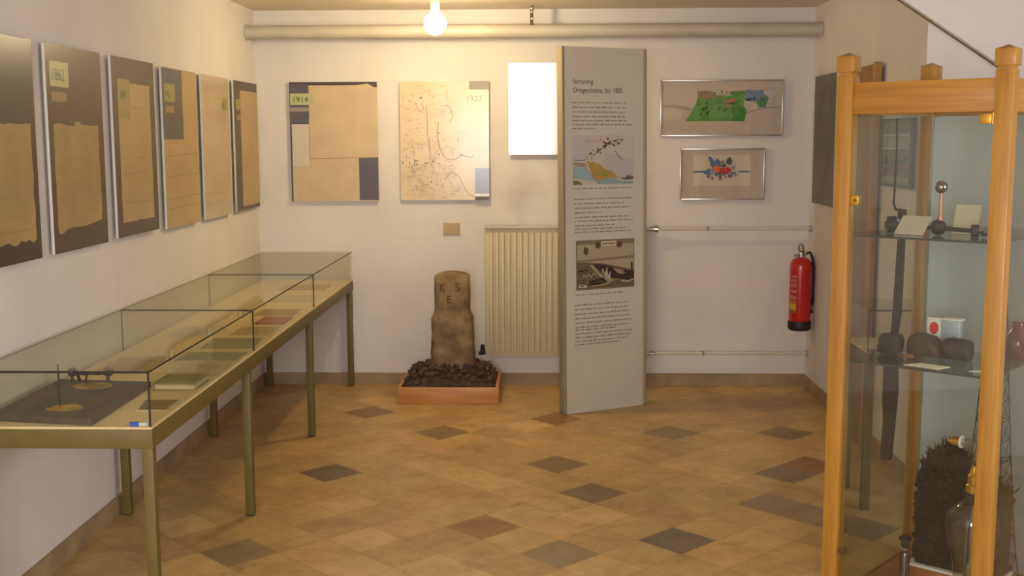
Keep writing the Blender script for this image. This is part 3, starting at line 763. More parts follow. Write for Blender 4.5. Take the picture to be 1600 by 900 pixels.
M_e1 = mat('earth_dark', (84, 64, 54), .95, var=.3, scale=30, bump=.4); M_e2 = mat('earth_brown', (110, 84, 66), .95, var=.3, scale=30, bump=.4); M_e3 = mat('earth_light', (140, 112, 78), .95)
cxs, cys = -.565, 7.07
def eh(x, y):
    d = math.hypot((x - cxs) / .30, (y - cys) / .24)
    return ZB - .004 + .060 * min(1, max(0, 3.2 * min(x - X0, X1 - x, (y - Y0) * 1.2) / .25)) + .10 * max(0, 1 - d) + .012 * math.sin(x * 19) * math.cos(y * 23)
gx, gy = 30, 22; G = {}
for i in range(gx + 1):
    for j in range(gy + 1):
        x = X0 + .019 + (X1 - X0 - .038) * i / gx; y = Y0 + .019 + (Y1 - Y0 - .038) * j / gy
        G[i, j] = s.bm.verts.new((x, y, eh(x, y) - .012 + r.uniform(-.004, .004)))
for i in range(gx):
    for j in range(gy): s.bm.faces.new((G[i, j], G[i + 1, j], G[i + 1, j + 1], G[i, j + 1]))
for k in range(520):
    x, y = r.uniform(X0 + .04, X1 - .04), r.uniform(Y0 + .035, Y1 - .04)
    z_ = r.uniform(.008, .026)
    edge_ = min(x - X0, X1 - x, y - Y0) 
    s.chunk((x, y, eh(x, y) + r.uniform(-.008, .010)), (z_, z_ * r.uniform(.6, 1), z_ * r.uniform(.4, .8)), r.choice((0, 0, 0, 1, 1)), seed=k)
s.chunk((-.50, 6.885, .128), (.022, .014, .010), 2, 999)
for k in range(14):
    s.chunk((r.uniform(X1 - .14, X1 - .04), r.uniform(Y0 + .04, Y0 + .3), ZB + r.uniform(.0, .035)), (.024, .018, .018), 0, 2000 + k)
    s.chunk((r.uniform(X0 + .07, X0 + .17), r.uniform(Y0 + .1, Y0 + .3), ZB + r.uniform(.0, .05)), (.024, .018, .018), 0, 3000 + k)
o = s.build('earth', [M_e1, M_e2, M_e3], smooth=False); tag(o, 'heap of dark crumbly earth filling the orange wooden box', 'earth', kind='stuff')
# stone
M_st = mat('sandstone', (150, 124, 88), .9, col2=(108, 84, 58), scale=9, bump=.8, bscale=30)
t = thing('boundary_stone', 'weathered brown boundary stone with carved letters and rounded top', 'stone', (cxs, cys, .1))
s = MB(); from mathutils import noise as mnoise
rows = []
def half(z):      # half width, half depth at height z
    if z > .545: 
        return (.110, .075)
    if z > .50:
        k = (z - .50) / .045; return (.128 - .018 * k, .088 - .013 * k)
    if z > .14:
        k = (z - .14) / .36; return (.140 - .012 * k, .10 - .012 * k)
    return (.145, .105)
zs = [.06 + .02 * k for k in range(33)] + [.715, .728]
NS = 48
def topcut(x): return .785 - 1.9 * x * x
for z in zs:
    hw, hd = half(z); R = []
    for k in range(NS):
        a = 2 * PI * k / NS
        ca, sa = math.cos(a), math.sin(a); p = 5.0
        q = (abs(ca) ** p + abs(sa) ** p) ** (-1 / p)
        x, y = hw * ca * q, hd * sa * q
        amp = .010 if z < .53 else .0028
        dn = mnoise.noise(Vector((x * 14, y * 14, z * 14))) + .5 * mnoise.noise(Vector((x * 40, y * 40, z * 40)))
        x += ca * amp * dn; y += sa * amp * dn
        R.append((x, y, z))
    rows.append(R)
bmv = [[s.bm.verts.new((cxs + x, cys + y, z if i < len(zs) - 1 else topcut(x) - .006)) for x, y, z in R] for i, R in enumerate(rows)]
for A_, B_ in zip(bmv, bmv[1:]):
    for k in range(NS): s.bm.faces.new((A_[k], A_[(k + 1) % NS], B_[(k + 1) % NS], B_[k]))
# crown
prev = bmv[-1]
for sc in (.93, .6, .3):
    cur = [s.bm.verts.new((cxs + x * sc, cys + y * sc, topcut(x * sc) + .0)) for x, y, z in rows[-1]]
    for k in range(NS): s.bm.faces.new((prev[k], prev[(k + 1) % NS], cur[(k + 1) % NS], cur[k]))
    prev = cur
s.bm.faces.new(prev); s.bm.faces.new(bmv[0][::-1])
s.build('stone_body', M_st, t, angle=60)
M_carve_shade = mat('carve_shade', (84, 62, 42), .95)  # dark tone paints the shade and grime of carved grooves on flat letters
for ch, u_, v_, hh, sx_ in (('K', .16, .62, .050, .9), ('S', .60, .62, .052, .95), ('E', .36, .36, .046, 1.05)):
    b = Board((cxs - .11, cys - .0775, .5), (1, 0, 0), (0, 0, 1), .22, .28)
    b.text(ch, u_, v_, hh, M_carve_shade, sx_)
    b.build('letter_shade', t)

# ------------------------------------------------------------------ fire extinguisher
ex, ey = 1.612, 7.22
t = thing('fire_extinguisher', 'red fire extinguisher with black hose hanging at the right corner', 'fire extinguisher', (ex, ey, .40))
MB().lathe([(0, .435), (.060, .435), (.066, .45), (.067, .80), (.064, .825), (.052, .845), (.030, .858), (.022, .862), (0, .862)], (ex, ey, 0), 36).build('cylinder', M_red, t)
MB().lathe([(0, .400), (.060, .400), (.069, .408), (.0715, .42), (.0715, .452), (.068, .462), (.0675, .450), (0, .43)], (ex, ey, 0), 36).build('base_ring', M_dark, t)
s = MB().cyl((ex, ey, .858), (ex, ey, .885), .020).cyl((ex - .045, ey, .872), (ex + .01, ey, .872), .007).box(ex - .012, ex + .035, ey - .011, ey + .011, .872, .892, bev=.003)
s.build('valve', M_steel, t)
s = MB().box(ex - .013, ex + .016, ey - .011, ey + .011, .893, .900, bev=.002).tube([(ex - .008, ey, .895), (ex - .018, ey, .920), (ex - .010, ey, .940), (ex + .006, ey, .938), (ex + .012, ey, .915), (ex + .014, ey, .893)], .0055)
s.build('handle', mat('handle_steel', (120, 112, 104), .3, metal=.9), t)
s = MB().tube([(ex + .03, ey, .883), (ex + .052, ey - .005, .892), (ex + .068, ey - .006, .86), (ex + .0785, ey - .006, .80), (ex + .0785, ey - .006, .70), (ex + .078, ey - .006, .60)], .009).cyl((ex + .078, ey - .006, .605), (ex + .075, ey - .006, .55), .012, .007)
s.build('hose', M_dark, t)
MB().cyl((ex + .074, ey - .006, .555), (ex + .074, ey - .006, .535), .007).build('hose_tip', mat('hose_green', (120, 130, 50), .5), t)
for zz in (.80, .50): MB().box(ex + .02, XR - .001, ey + .03, ey + .045, zz, zz + .025).build('wall_bracket', M_dark, t)
s = MB(); a0, a1 = math.radians(188), math.radians(248)
def arcpatch(s, a0, a1, z0, z1, r, mi):
    n = 8; A_ = [(ex + r * math.cos(a0 + (a1 - a0) * k / n), ey + r * math.sin(a0 + (a1 - a0) * k / n)) for k in range(n + 1)]
    for p, q in zip(A_, A_[1:]):
        f = s.bm.faces.new([s.bm.verts.new(v) for v in ((*p, z0), (*q, z0), (*q, z1), (*p, z1))]); f.material_index = mi
arcpatch(s, a0, a1, .51, .76, .0678, 0)
for z0, z1, mi in ((.735, .75, 1), (.71, .725, 1), (.675, .70, 1), (.64, .66, 1), (.60, .625, 1), (.58, .59, 1), (.515, .575, 2), (.515, .532, 1)): arcpatch(s, a0 + .12, a1 - .18, z0, z1, .0682, mi)
s.build('label', [mat('ext_label', (178, 40, 30), .4), mat('ext_print', (198, 120, 100), .5), mat('ext_yellow', (206, 170, 40), .5)], t)

# ------------------------------------------------------------------ long showcase table on the left
TX0, TX1 = XL + .02, -1.238
TY = [3.525, 4.845, 6.150, 7.395]
t = thing('showcase_table', 'long olive metal showcase table standing along the left wall', 'table', (-1.53, 5.45, 0))
ZR = .690; RH = .062
MB().box(TX0, TX1, TY[0], TY[0] + .03, ZR - RH, ZR, bev=.002).build('end_rail', M_olive, t)
MB().box(TX0, TX1, TY[3] - .03, TY[3], ZR - RH, ZR, bev=.002).build('end_rail', M_olive, t)
MB().box(TX1 - .03, TX1, TY[0] + .03, TY[3] - .03, ZR - RH, ZR, bev=.002).build('side_rail', M_olive, t)
MB().box(TX0, TX0 + .03, TY[0] + .03, TY[3] - .03, ZR - RH, ZR, bev=.002).build('side_rail', M_olive, t)
for y in (TY[0] + .0175, TY[1] - .09, TY[2] - .08, TY[3] - .035):
    for x in (TX1 - .0185, TX0 + .0305):
        if y < TY[0] + .1 and x > -1.5: y_ = y
        else: y_ = y
        MB().box(x - .0175, x + .0175, y_ - .0175, y_ + .0175, .004, ZR - RH + .001 if True else 0, bev=.002).box(x - .016, x + .016, y_ - .016, y_ + .016, 0, .004, 1).build('leg', [M_olive, M_dark], t)
MB().box(TX0 + .002, TX1 - .002, TY[0] + .002, TY[3] - .002, ZR + .0005, ZR + .008).build('deck', M_deck, t)
ZD = ZR + .008; ZG = .880
names = ['nearest glass display hood on the olive table, holding the dark board', 'middle glass display hood on the olive table, holding papers', 'farthest glass display hood on the olive table, beside the back wall']
for k in range(3):
    y0, y1 = TY[k] + (.004 if k == 0 else .0015), TY[k + 1] - .0015
    x0, x1 = TX0 + .004, TX1 - .006
    t = thing('glass_hood', names[k], 'glass case', ((x0 + x1) / 2, (y0 + y1) / 2, ZD), 'glass hoods on the long table')
    g = .005; e = .0012
    MB().box(x0, x1, y0, y1, ZG - g, ZG).build('top_pane', M_glass, t)
    MB().box(x1 - g, x1, y0, y1, ZD + e, ZG - g - e).build('front_pane', M_glass, t)
    MB().box(x0, x0 + g, y0, y1, ZD + e, ZG - g - e).build('rear_pane', M_glass, t)
    if k == 0: MB().box(x0 + g, x1 - g, y0, y0 + g, ZD + e, ZG - g - e).build('end_pane', M_glass, t)
    if k == 2: MB().box(x0 + g, x1 - g, y1 - g, y1, ZD + e, ZG - g - e).build('end_pane', M_glass, t)
    q = .0038
    s = MB()
    s.box(x1 - q * .6, x1 + q * .6, y0, y1, ZG - g - q * .6, ZG - g + q * .6)
    s.box(x0 - q * .3, x0 + q * .3, y0, y1, ZG - g - q * .3, ZG - g + q * .3)
    s.box(x0, x1, y0 - .0005, y0 + q * .9, ZG - g - q, ZG - g + q * .8)
    s.box(x1 - q, x1 + q * .5, y0 - .0005, y0 + q, ZD + .0005, ZG - g)
    s.box(x0 + q * .2, x0 + q * 1.4, y0 - .0005, y0 + q, ZD + .0005, ZG - g)
    s.build('edge_seal', M_edge, t)

# things in the case
def sheet(name, label, cat, pts, z, th_, m, top=None, group=None):
    s = MB().prism([(x, y, z) for x, y in pts], (0, 0, th_))
    o = s.build(name, m, smooth=False)
    return tag(o, label, cat, group)
ZS = ZD + .0008
t = thing('dark_board', 'dark wooden board with two yellow round patches in the nearest glass hood', 'board', (-1.6, 3.85, ZS))
MB().prism([(-1.790, 3.60, ZS), (-1.435, 3.54, ZS), (-1.440, 4.11, ZS), (-1.792, 4.15, ZS)], (0, 0, .022)).build('plank', mat('dark_plank', (92, 80, 60), .6, col2=(66, 56, 42), scale=3, stretch=(6, 1, 1)), t, smooth=False)
M_yel = mat('yellow_patch', (186, 154, 60), .8, col2=(120, 96, 56), scale=22)
r = random.Random(2)
for (px, py, rx, ry) in ((-1.585, 3.69, .060, .050), (-1.625, 4.03, .072, .055)):
    pts = [(px + rx * math.cos(2 * PI * k / 20) * r.uniform(.85, 1.08), py + ry * math.sin(2 * PI * k / 20) * r.uniform(.85, 1.08), ZS + .022) for k in range(20)]
    MB().prism(pts, (0, 0, .0015)).build('yellow_patch', M_yel, t, smooth=False)
t = thing('iron_pin', 'thin dark upright rod standing on the near yellow patch', 'rod', (-1.60, 3.69, ZS + .0235))
MB().cyl((-1.60, 3.69, ZS + .0236), (-1.60, 3.69, .868), .0032, seg=10).build('rod', M_black, t)
MB().lathe([(0, .0), (.012, 0), (.013, .003), (.004, .006), (0, .006)], (-1.60, 3.69, ZS + .0236), 16).build('foot', M_brass, t)
# wrought iron stand
zt = ZS + .022
t = thing('iron_stand', 'small wrought iron stand with scrolled ends on the dark board', 'iron stand', (-1.66, 4.09, zt))
s = MB()
zk = .85
for sx, xx in ((1, -1.715), (-1, -1.585)):
    s.tube([(xx, 4.07, zt + zk * .005), (xx, 4.075, zt + zk * .03), (xx - sx * .012, 4.08, zt + zk * .04), (xx - sx * .016, 4.08, zt + zk * .055), (xx, 4.08, zt + zk * .064), (xx + sx * .014, 4.08, zt + zk * .052), (xx + sx * .006, 4.08, zt + zk * .042)], .0058, 8)
    s.tube([(xx + sx * .012, 4.11, zt + zk * .005), (xx + sx * .010, 4.10, zt + zk * .03), (xx + sx * .020, 4.09, zt + zk * .04), (xx, 4.08, zt + zk * .05)], .0058, 8)
    for k in range(5): s.sphere((xx + r.uniform(-.012, .012), 4.08, zt + zk * .045 + r.uniform(-.008, .018)), .006, 0, 10)
s.tube([(-1.715, 4.08, zt + zk * .05), (-1.68, 4.08, zt + zk * .040), (-1.65, 4.08, zt + zk * .043), (-1.615, 4.08, zt + zk * .042), (-1.585, 4.08, zt + zk * .055)], .0058, 8)
s.build('scroll_bar', M_black, t)
s = MB().tube([(-1.665, 4.08, zt + zk * .005), (-1.667, 4.08, zt + zk * .02), (-1.663, 4.08, zt + zk * .043)], .004, 8).sphere((-1.665, 4.08, zt + zk * .004), .004, 0, 8)
s.build('centre_leg', M_black, t)
M_phb = mat('photo_brown', (150, 116, 70), .6, col2=(110, 84, 52), scale=25)
M_gbook = mat('green_book', (150, 144, 92), .7, var=.08); M_pale = mat('pale_page', (204, 190, 154), .8, var=.05); M_gp = mat('greygreen_page', (164, 158, 122), .7, var=.07)
t = thing('photo_card', 'brown photograph card lying flat beside the dark board', 'photograph', (-1.32, 3.82, ZS))
MB().prism([(-1.368, 3.737, ZS), (-1.262, 3.739, ZS), (-1.262, 3.905, ZS), (-1.394, 3.90, ZS)], (0, 0, .003)).build('card', M_pale, t, smooth=False)
MB().prism([(-1.360, 3.750, ZS + .003), (-1.268, 3.752, ZS + .003), (-1.268, 3.895, ZS + .003), (-1.384, 3.89, ZS + .003)], (0, 0, .0006)).build('photo', M_phb, t, smooth=False)
t = thing('closed_book', 'greenish closed book lying near the front glass in the nearest hood', 'book', (-1.33, 4.12, ZS))
MB().box(-1.415, -1.262, 4.055, 4.235, ZS, ZS + .004, bev=.001).box(-1.415, -1.262, 4.055, 4.235, ZS + .022, ZS + .026, bev=.001).box(-1.415, -1.410, 4.055, 4.235, ZS + .001, ZS + .026).build('cover', M_gbook, t)
MB().box(-1.409, -1.266, 4.060, 4.230, ZS + .0045, ZS + .0215).build('pages', M_pale, t)
def doc(label, x0, x1, y0, y1, m, lines=True, name='document_sheet', cat='document', rot=0, thk=.002, ridge=.0):
    cx, cy = (x0 + x1) / 2, (y0 + y1) / 2
    t = thing(name, label, cat, (cx, cy, ZS))
    R = Matrix.Translation((cx, cy, ZS)) @ Matrix.Rotation(rot, 4, 'Z')
    w2, h2 = (x1 - x0) / 2, (y1 - y0) / 2
    MB(R).box(-w2, w2, -h2, h2, 0, thk).build('sheet', m, t)
    if lines:
        bb = Board(R @ Vector((-w2, -h2, thk + .0002)), R.to_3x3() @ Vector((1, 0, 0)), R.to_3x3() @ Vector((0, 1, 0)), w2 * 2, h2 * 2)
        rr = random.Random(int(abs(cy) * 1000)); n = int(h2 * 2 / .016)
        for k in range(1, n - 1): bb.blur_text(.1, rr.uniform(.75, .9), k / n, .004, M_textl, rr)
        bb.build('printed_lines', t)
    return t
doc('pale printed sheet lying behind the green book', -1.455, -1.262, 4.325, 4.60, M_pale)
doc('grey green sheet in the nearest hood by the joint of the hoods', -1.52, -1.262, 4.63, 4.81, M_gp)
doc('tan sheet next to the wall side in the nearest hood', -1.76, -1.56, 4.35, 4.70, mat('tan_sheet', (188, 162, 112), .8))
doc('grey green open document just beyond the first hood joint', -1.50, -1.275, 4.90, 5.16, M_gp, rot=.05)
doc('tan document near the front glass of the middle hood', -1.46, -1.275, 5.25, 5.48, mat('tan_sheet', (188, 162, 112), .8))
doc('brown red booklet near the front glass of the middle hood', -1.42, -1.275, 5.56, 5.76, mat('redbrown_sheet', (168, 96, 56), .7), lines=False, name='booklet', cat='booklet', thk=.008)
doc('pale document lying at the wall side of the middle hood', -1.76, -1.55, 5.20, 5.50, M_pale)
doc('yellow brown document at the far end of the middle hood', -1.50, -1.29, 5.84, 6.06, mat('ochre_sheet', (180, 148, 84), .8))
doc('pale document in the farthest hood near its near end', -1.55, -1.30, 6.35, 6.62, M_pale)
doc('tan document in the farthest hood near the back wall', -1.60, -1.32, 6.85, 7.10, mat('tan_sheet', (188, 162, 112), .8))
t = thing('name_tag', 'tiny blue and white label in the near front corner of the glass hood', 'label', (-1.285, 3.545, ZS))
MB().box(-1.315, -1.285, 3.538, 3.550, ZS, ZS + .0115).build('blue_part', mat('tag_blue', (40, 84, 190), .5), t)
MB().box(-1.284, -1.258, 3.538, 3.550, ZS, ZS + .0105).build('white_part', mat('tag_white', (200, 205, 215), .5), t)

# ------------------------------------------------------------------ small showcase behind the wooden cabinet
t = thing('side_showcase', 'narrow olive legged glass showcase behind the wooden cabinet on the right', 'glass case', (1.56, 5.03, 0))
sx0, sx1, sy0, sy1 = 1.375, 1.88, 4.86, 5.22
MB().box(sx0, sx1, sy0, sy0 + .03, ZR - .05, ZR, bev=.002).box(sx0, sx1, sy1 - .03, sy1, ZR - .05, ZR, bev=.002).box(sx0, sx0 + .03, sy0 + .03, sy1 - .03, ZR - .05, ZR).box(sx1 - .03, sx1, sy0 + .03, sy1 - .03, ZR - .05, ZR).build('rail', M_olive, t)
for x in (sx0 + .0175, sx1 - .0175):
    for y in (sy0 + .0175, sy1 - .0175):
        MB().box(x - .0175, x + .0175, y - .0175, y + .0175, 0, ZR - .05, bev=.002).build('leg', M_olive, t)
MB().box(sx0 + .002, sx1 - .002, sy0 + .002, sy1 - .002, ZR + .0005, ZR + .008).build('deck', M_deck, t)
MB().box(sx0 + .004, sx1 - .004, sy0 + .004, sy1 - .004, ZG - .005, ZG).box(sx0 + .004, sx1 - .004, sy0 + .004, sy0 + .009, ZD + .001, ZG - .006).box(sx0 + .004, sx0 + .009, sy0 + .010, sy1 - .005, ZD + .001, ZG - .006).build('glass_hood', M_glass, t)
MB().box(sx0 + .002, sx1 - .002, sy0 + .001, sy0 + .006, ZG - .009, ZG - .002).box(sx0 + .002, sx0 + .006, sy0 + .001, sy0 + .006, ZD, ZG - .009).build('edge_seal', M_edge, t)

# ------------------------------------------------------------------ wooden glass cabinet on the right
CA = Vector((.993, 3.838, 0)); ang = -math.atan2(.643, .766)
MC = Matrix.Translation(CA) @ Matrix.Rotation(ang, 4, 'Z')
CW, CD = .503, .683
cab = thing('glass_cabinet', 'tall honey wood cabinet with glass sides and shelves at the right', 'cabinet', MC @ Vector((CW / 2, CD / 2, 0)))
pw = .0265
for x, y in ((0, 0), (CW, 0), (CW, CD), (0, CD)):
    s = MB(MC).box(x - pw, x + pw, y - pw, y + pw, 0, 1.800, bev=.002)
    s.box(x - pw + .004, x + pw - .004, y - pw + .004, y + pw - .004, 1.799, 1.812)
    h_ = pw + .0035
    s.box(x - h_, x + h_, y - h_, y + h_, 1.811, 1.862, bev=.003)
    # pyramid cap
    base = [(x - h_ + .003, y - h_ + .003, 1.8615), (x + h_ - .003, y - h_ + .003, 1.8615), (x + h_ - .003, y + h_ - .003, 1.8615), (x - h_ + .003, y + h_ - .003, 1.8615)]
    vb = [s.bm.verts.new(MC @ Vector(p)) for p in base]; ap = s.bm.verts.new(MC @ Vector((x, y, 1.874)))
    for k in range(4): s.bm.faces.new((vb[k], vb[(k + 1) % 4], ap))
    s.bm.faces.new(vb[::-1])
    s.build('post', M_wood, cab)
zr0, zr1 = 1.677, 1.777
for a in ((pw, CW - pw, -.014, .014), (pw, CW - pw, CD - .014, CD + .014)):
    MB(MC).box(a[0], a[1], a[2], a[3], zr0, zr1, bev=.002).build('top_rail', M_woodh, cab)
for a in ((-.014, .014, pw, CD - pw), (CW - .014, CW + .014, pw, CD - pw)):
    MB(MC).box(a[0], a[1], a[2], a[3], zr0, zr1, bev=.002).build('top_rail', M_woodh, cab)
MB(MC).box(-.012, CW + .012, -.012, CD + .012, .002, .020).build('bottom_board', mat('cabinet_floor', (160, 100, 52), .5, var=.1), cab)
door = MB(MC).box(pw + .003, CW - pw - .003, -.012, -.006, .03, zr0 - .004).build('door', M_glass2, cab)
MB(MC).box(pw + .001, pw + .030, -.018, -.003, 1.382, 1.414, bev=.002).cyl((pw + .020, -.018, 1.398), (pw + .020, -.0205, 1.398), .006, mi=1).build('lock', [M_brass, mat('keyhole', (110, 84, 40), .4)], door)
MB(MC).cyl((pw + .022, -.012, .21), (pw + .022, -.030, .21), .010, .013).build('knob', mat('knob_brown', (86, 62, 40), .4), door)
s = MB(MC).box(CW - pw - .045, CW - pw - .008, -.018, -.003, zr0 - .036, zr0 - .005, bev=.002).cyl((CW - pw - .004, -.016, zr0 - .036), (CW - pw - .004, -.016, zr0 - .003), .004)
s.build('hinge', M_brass, door)
MB(MC).box(-.003, .003, pw, CD - pw, .02, zr0).build('side_pane', M_glass2, cab)
MB(MC).box(CW - .003, CW + .003, pw, CD - pw, .02, zr0).build('side_pane', M_glass2, cab)
MB(MC).box(.038, CW - .004, CD - .048, CD - .042, .0205, zr0 - .002).build('back_panel', M_backp, cab)
MB(MC).box(.0285, .0375, CD - .049, CD - .041, .0205, zr0 - .002).build('back_panel_edge', mat('green_edge', (120, 126, 96), .2), cab)
SH1, SH2 = 1.283, .862
for z in (SH1, SH2):
    yb_ = CD - .055 if z > 1 else .425
    o = MB(MC).prism([(.010, .022, z - .006), (CW - .010, .022, z - .006), (CW - .010, yb_, z - .006), (.072, yb_, z - .006), (.072, .325, z - .006), (.010, .325, z - .006)], (0, 0, .006)).build('shelf', M_shelf, cab, smooth=False)
    MB(MC).box(.010, CW - .010, .0195, .0217, z - .007, z + .0002).build('shelf_edge', M_shedge, o)

def cthing(name, label, cat, p, group=None): return thing(name, label, cat, MC @ Vector(p), group)
# pole hanging at the left pane
t = cthing('hanging_shaft', 'long dark rusty shaft with thin rod top hanging inside the cabinet', 'antique tool', (.035, .35, .446))
MB(MC).tube([(.019, .35, zr0 - .012), (.022, .35, 1.55), (.020, .35, 1.42), (.018, .35, 1.372), (.026, .35, 1.350), (.045, .35, 1.348)], [.0032, .0032, .0035, .0045, .005, .006]).build('thin_rod', M_black, t)
MB(MC).box(.036, .066, .34, .36, 1.315, 1.352, bev=.006).tube([(.050, .35, 1.315), (.042, .35, 1.300), (.047, .35, 1.288)], .004).build('lock_plate', mat('rust_iron', (70, 50, 38), .7, var=.3, scale=30), t)
M_shaft = mat('shaft_brown', (58, 50, 46), .6, var=.25, scale=15)
s = MB(MC)
s.prism([(.041, .343, 1.278), (.064, .343, 1.278), (.062, .343, .985), (.052, .343, .905), (.022, .343, .873), (.030, .343, .93), (.033, .343, 1.03)], (0, .014, 0))
s.build('upper_blade', M_shaft, t)
s = MB(MC).prism([(.008, .34, .850), (.052, .34, .850), (.060, .34, .70), (.052, .34, .56), (.046, .34, .455), (.040, .34, .446), (.014, .34, .446), (.008, .34, .46), (.014, .34, .60), (.008, .34, .66), (.008, .34, .75)], (0, .02, 0))
s.sphere((.011, .35, .70), .006, 0, 8).sphere((.010, .35, .655), .005, 0, 8)
s.build('lower_blade', M_shaft, t)
# suspension of the pole through shelf notches
s = MB(MC).cyl((.050, .35, 1.277), (.046, .35, 1.290), .006).cyl((.036, .35, .845), (.036, .35, .88), .008)
s.build('joint', M_shaft, t)

# top shelf
t = cthing('axle_model', 'dark bar with round weights on the top shelf, carrying a polished ball', 'antique device', (.25, .17, SH1))
z1_ = SH1 + .026
def disc(s, x, y, z, r_, w_, dx=.35): s.cyl((x - w_ * .5, y - w_ * .3, z), (x + w_ * .5, y + w_ * .3, z), r_, seg=24)
s = MB(MC); disc(s, .100, .15, SH1 + .029, .0275, .024); disc(s, .106, .153, SH1 + .027, .012, .05); s.build('wheel', M_black, t)
s = MB(MC).sphere((.258, .15, SH1 + .0265), .0260); s.build('round_weight', M_black, t)
s = MB(MC); disc(s, .376, .15, SH1 + .021, .0205, .016); s.build('wheel', M_black, t)
MB(MC).tube([(.13, .165, SH1 + .024), (.25, .160, SH1 + .024), (.37, .155, SH1 + .020)], .007).build('bar', M_black, t)
MB(MC).prism([(.385, .15, SH1 + .018), (.402, .15, SH1 + .022), (.402, .15, SH1 + .014), (.425, .15, SH1 + .020), (.425, .15, SH1 + .012), (.402, .15, SH1 + .003)], (0, .008, 0)).build('tail', M_black, t)
MB(MC).cyl((.262, .15, SH1 + .045), (.262, .15, 1.425), .0042, seg=14).cyl((.262, .15, SH1 + .045), (.262, .15, SH1 + .062), .008, seg=14).build('copper_rod', mat('copper', (176, 112, 84), .3, metal=.8), t)
MB(MC).sphere((.262, .15, 1.441), .0205, seg=32).build('polished_ball', mat('ball_steel', (150, 146, 146), .18, metal=1.0), t)
def curved_card(name, label, x0, x1, y, z, h_, lean_, curve=.0, skew=.0, group=None):
    t = cthing(name, label, 'card', ((x0 + x1) / 2, y, z), group)
    s = MB(MC); n = 8; pa, pb = [], []
    for k in range(n + 1):
        q = k / n; yy = y + lean_ * q; zz = z + h_ * (q - curve * q * q)
        pa.append(s.bm.verts.new(MC @ Vector((x0 + skew * q, yy, zz)))); pb.append(s.bm.verts.new(MC @ Vector((x1 + skew * q, yy, zz))))
    for k in range(n): s.bm.faces.new((pa[k], pb[k], pb[k + 1], pa[k + 1]))
    r_ = bmesh.ops.solidify(s.bm, geom=s.bm.faces[:], thickness=.0008)
    s.build('paper', M_cream, t)
    return t
curved_card('caption_card', 'cream curved caption card leaning on the dark wheel at the front of the top shelf', .128, .226, .105, SH1 + .0015, .066, .045, curve=.1, skew=.012)
curved_card('caption_card', 'cream caption card standing behind the bar on the top shelf', .262, .345, .255, SH1 + .0015, .095, .02, skew=.006)
# shelf two
t = cthing('clog', 'dark round cup shaped relic at the left of the middle shelf', 'relic', (.09, .22, SH2))
MB(MC).lathe([(0, 0.001), (.034, 0.001), (.042, .012), (.043, .052), (.036, .066), (.030, .060), (.0, .050)], (.085, .22, SH2), 24).build('bowl', mat('relic_dark', (62, 48, 40), .8, var=.3, scale=20, bump=.4), t)
MB(MC).box(.045, .070, .19, .215, SH2 + .001, SH2 + .034, bev=.008).build('lug', mat('relic_dark', (62, 48, 40)), t)
M_lea = mat('old_leather', (88, 60, 44), .7, col2=(62, 44, 34), scale=12, bump=.5)
def shoe(label, x, y, sx, wy, sz, prof, rough_m, seed):
    t = cthing('old_shoe', label, 'shoe', (x, y, SH2))
    s = MB(MC); rings = []
    for q, wd, hh in prof:
        R = []
        for k in range(20):
            a = 2 * PI * k / 20; ca, sa = math.cos(a), math.sin(a)
            e_ = (abs(ca) ** 3.2 + abs(sa) ** 3.2) ** (-1 / 3.2)
            v = Vector((x + q * sx, y + wd * wy * ca * e_, SH2 + .001 + (.5 + .5 * sa * e_) * hh * sz))
            n_ = mnoise.noise(v * 45 + Vector((seed, 0, 0))) * .005
            v.y += n_; v.z = max(SH2 + .001, v.z + n_ * (.5 + .5 * sa))
            R.append(s.bm.verts.new(MC @ v))
        rings.append(R)
    for A_, B_ in zip(rings, rings[1:]):
        for k in range(20): s.bm.faces.new((A_[k], A_[(k + 1) % 20], B_[(k + 1) % 20], B_[k]))
    s.bm.faces.new(rings[0]); s.bm.faces.new(rings[-1][::-1])
    s.build('leather_upper', rough_m, t, angle=60)
    MB(MC).sphere((x - sx * .2, y, SH2 + sz * 1.0), .02, sc=(1.2, .9, .16)).build('opening', M_dark, t)
P1 = [(-1.05, .5, .55), (-.98, .8, .85), (-.8, .95, 1.0), (-.4, 1.0, 1.03), (.0, 1.0, 1.02), (.4, 1.0, .97), (.7, .95, .80), (.92, .8, .60), (1.02, .5, .40)]
P2 = [(-1.04, .7, .45), (-1.0, .9, .80), (-.9, 1.0, .97), (-.4, 1.0, 1.0), (.2, 1.0, 1.0), (.85, 1.0, .98), (.98, .9, .85), (1.03, .7, .5)]
shoe('brown lumpy old leather shoe in the middle of the middle shelf', .200, .24, .055, .045, .074, P1, M_lea, 1)
shoe('dark old leather shoe with flat top at the right of the middle shelf', .304, .245, .042, .040, .070, P2, mat('leather_dark', (60, 46, 40), .7, var=.3, scale=14, bump=.4), 5)
t = cthing('root_piece', 'orange brown flat wooden scrap in front of the lumpy shoe', 'relic', (.15, .15, SH2))
MB(MC).chunk((.150, .155, SH2 + .010), (.032, .016, .009), 0, 44).chunk((.178, .16, SH2 + .009), (.020, .014, .008), 0, 45).build('scrap', mat('orange_brown', (132, 80, 46), .8, var=.3, scale=20), t)
def flat_card(label, pts, z):
    o = MB(MC).prism([(x, y, z) for x, y in pts], (0, 0, .0015)).build('label_card', M_cream, smooth=False); return tag(o, label, 'card')
flat_card('cream label lying flat at the front edge of the middle shelf', [(.205, .045), (.320, .045), (.335, .105), (.235, .105)], SH2 + .0005)
flat_card('small cream triangle label beside the right post on the middle shelf', [(.405, .075), (.455, .085), (.450, .145)], SH2 + .0005)
flat_card('small cream slip by the left side pane on the middle shelf', [(.018, .27), (.060, .25), (.070, .29), (.02, .315)], SH2 + .0005)
t = cthing('match_packet', 'white packet with a red oval leaning behind the old shoes', 'packet', (.185, .36, SH2))
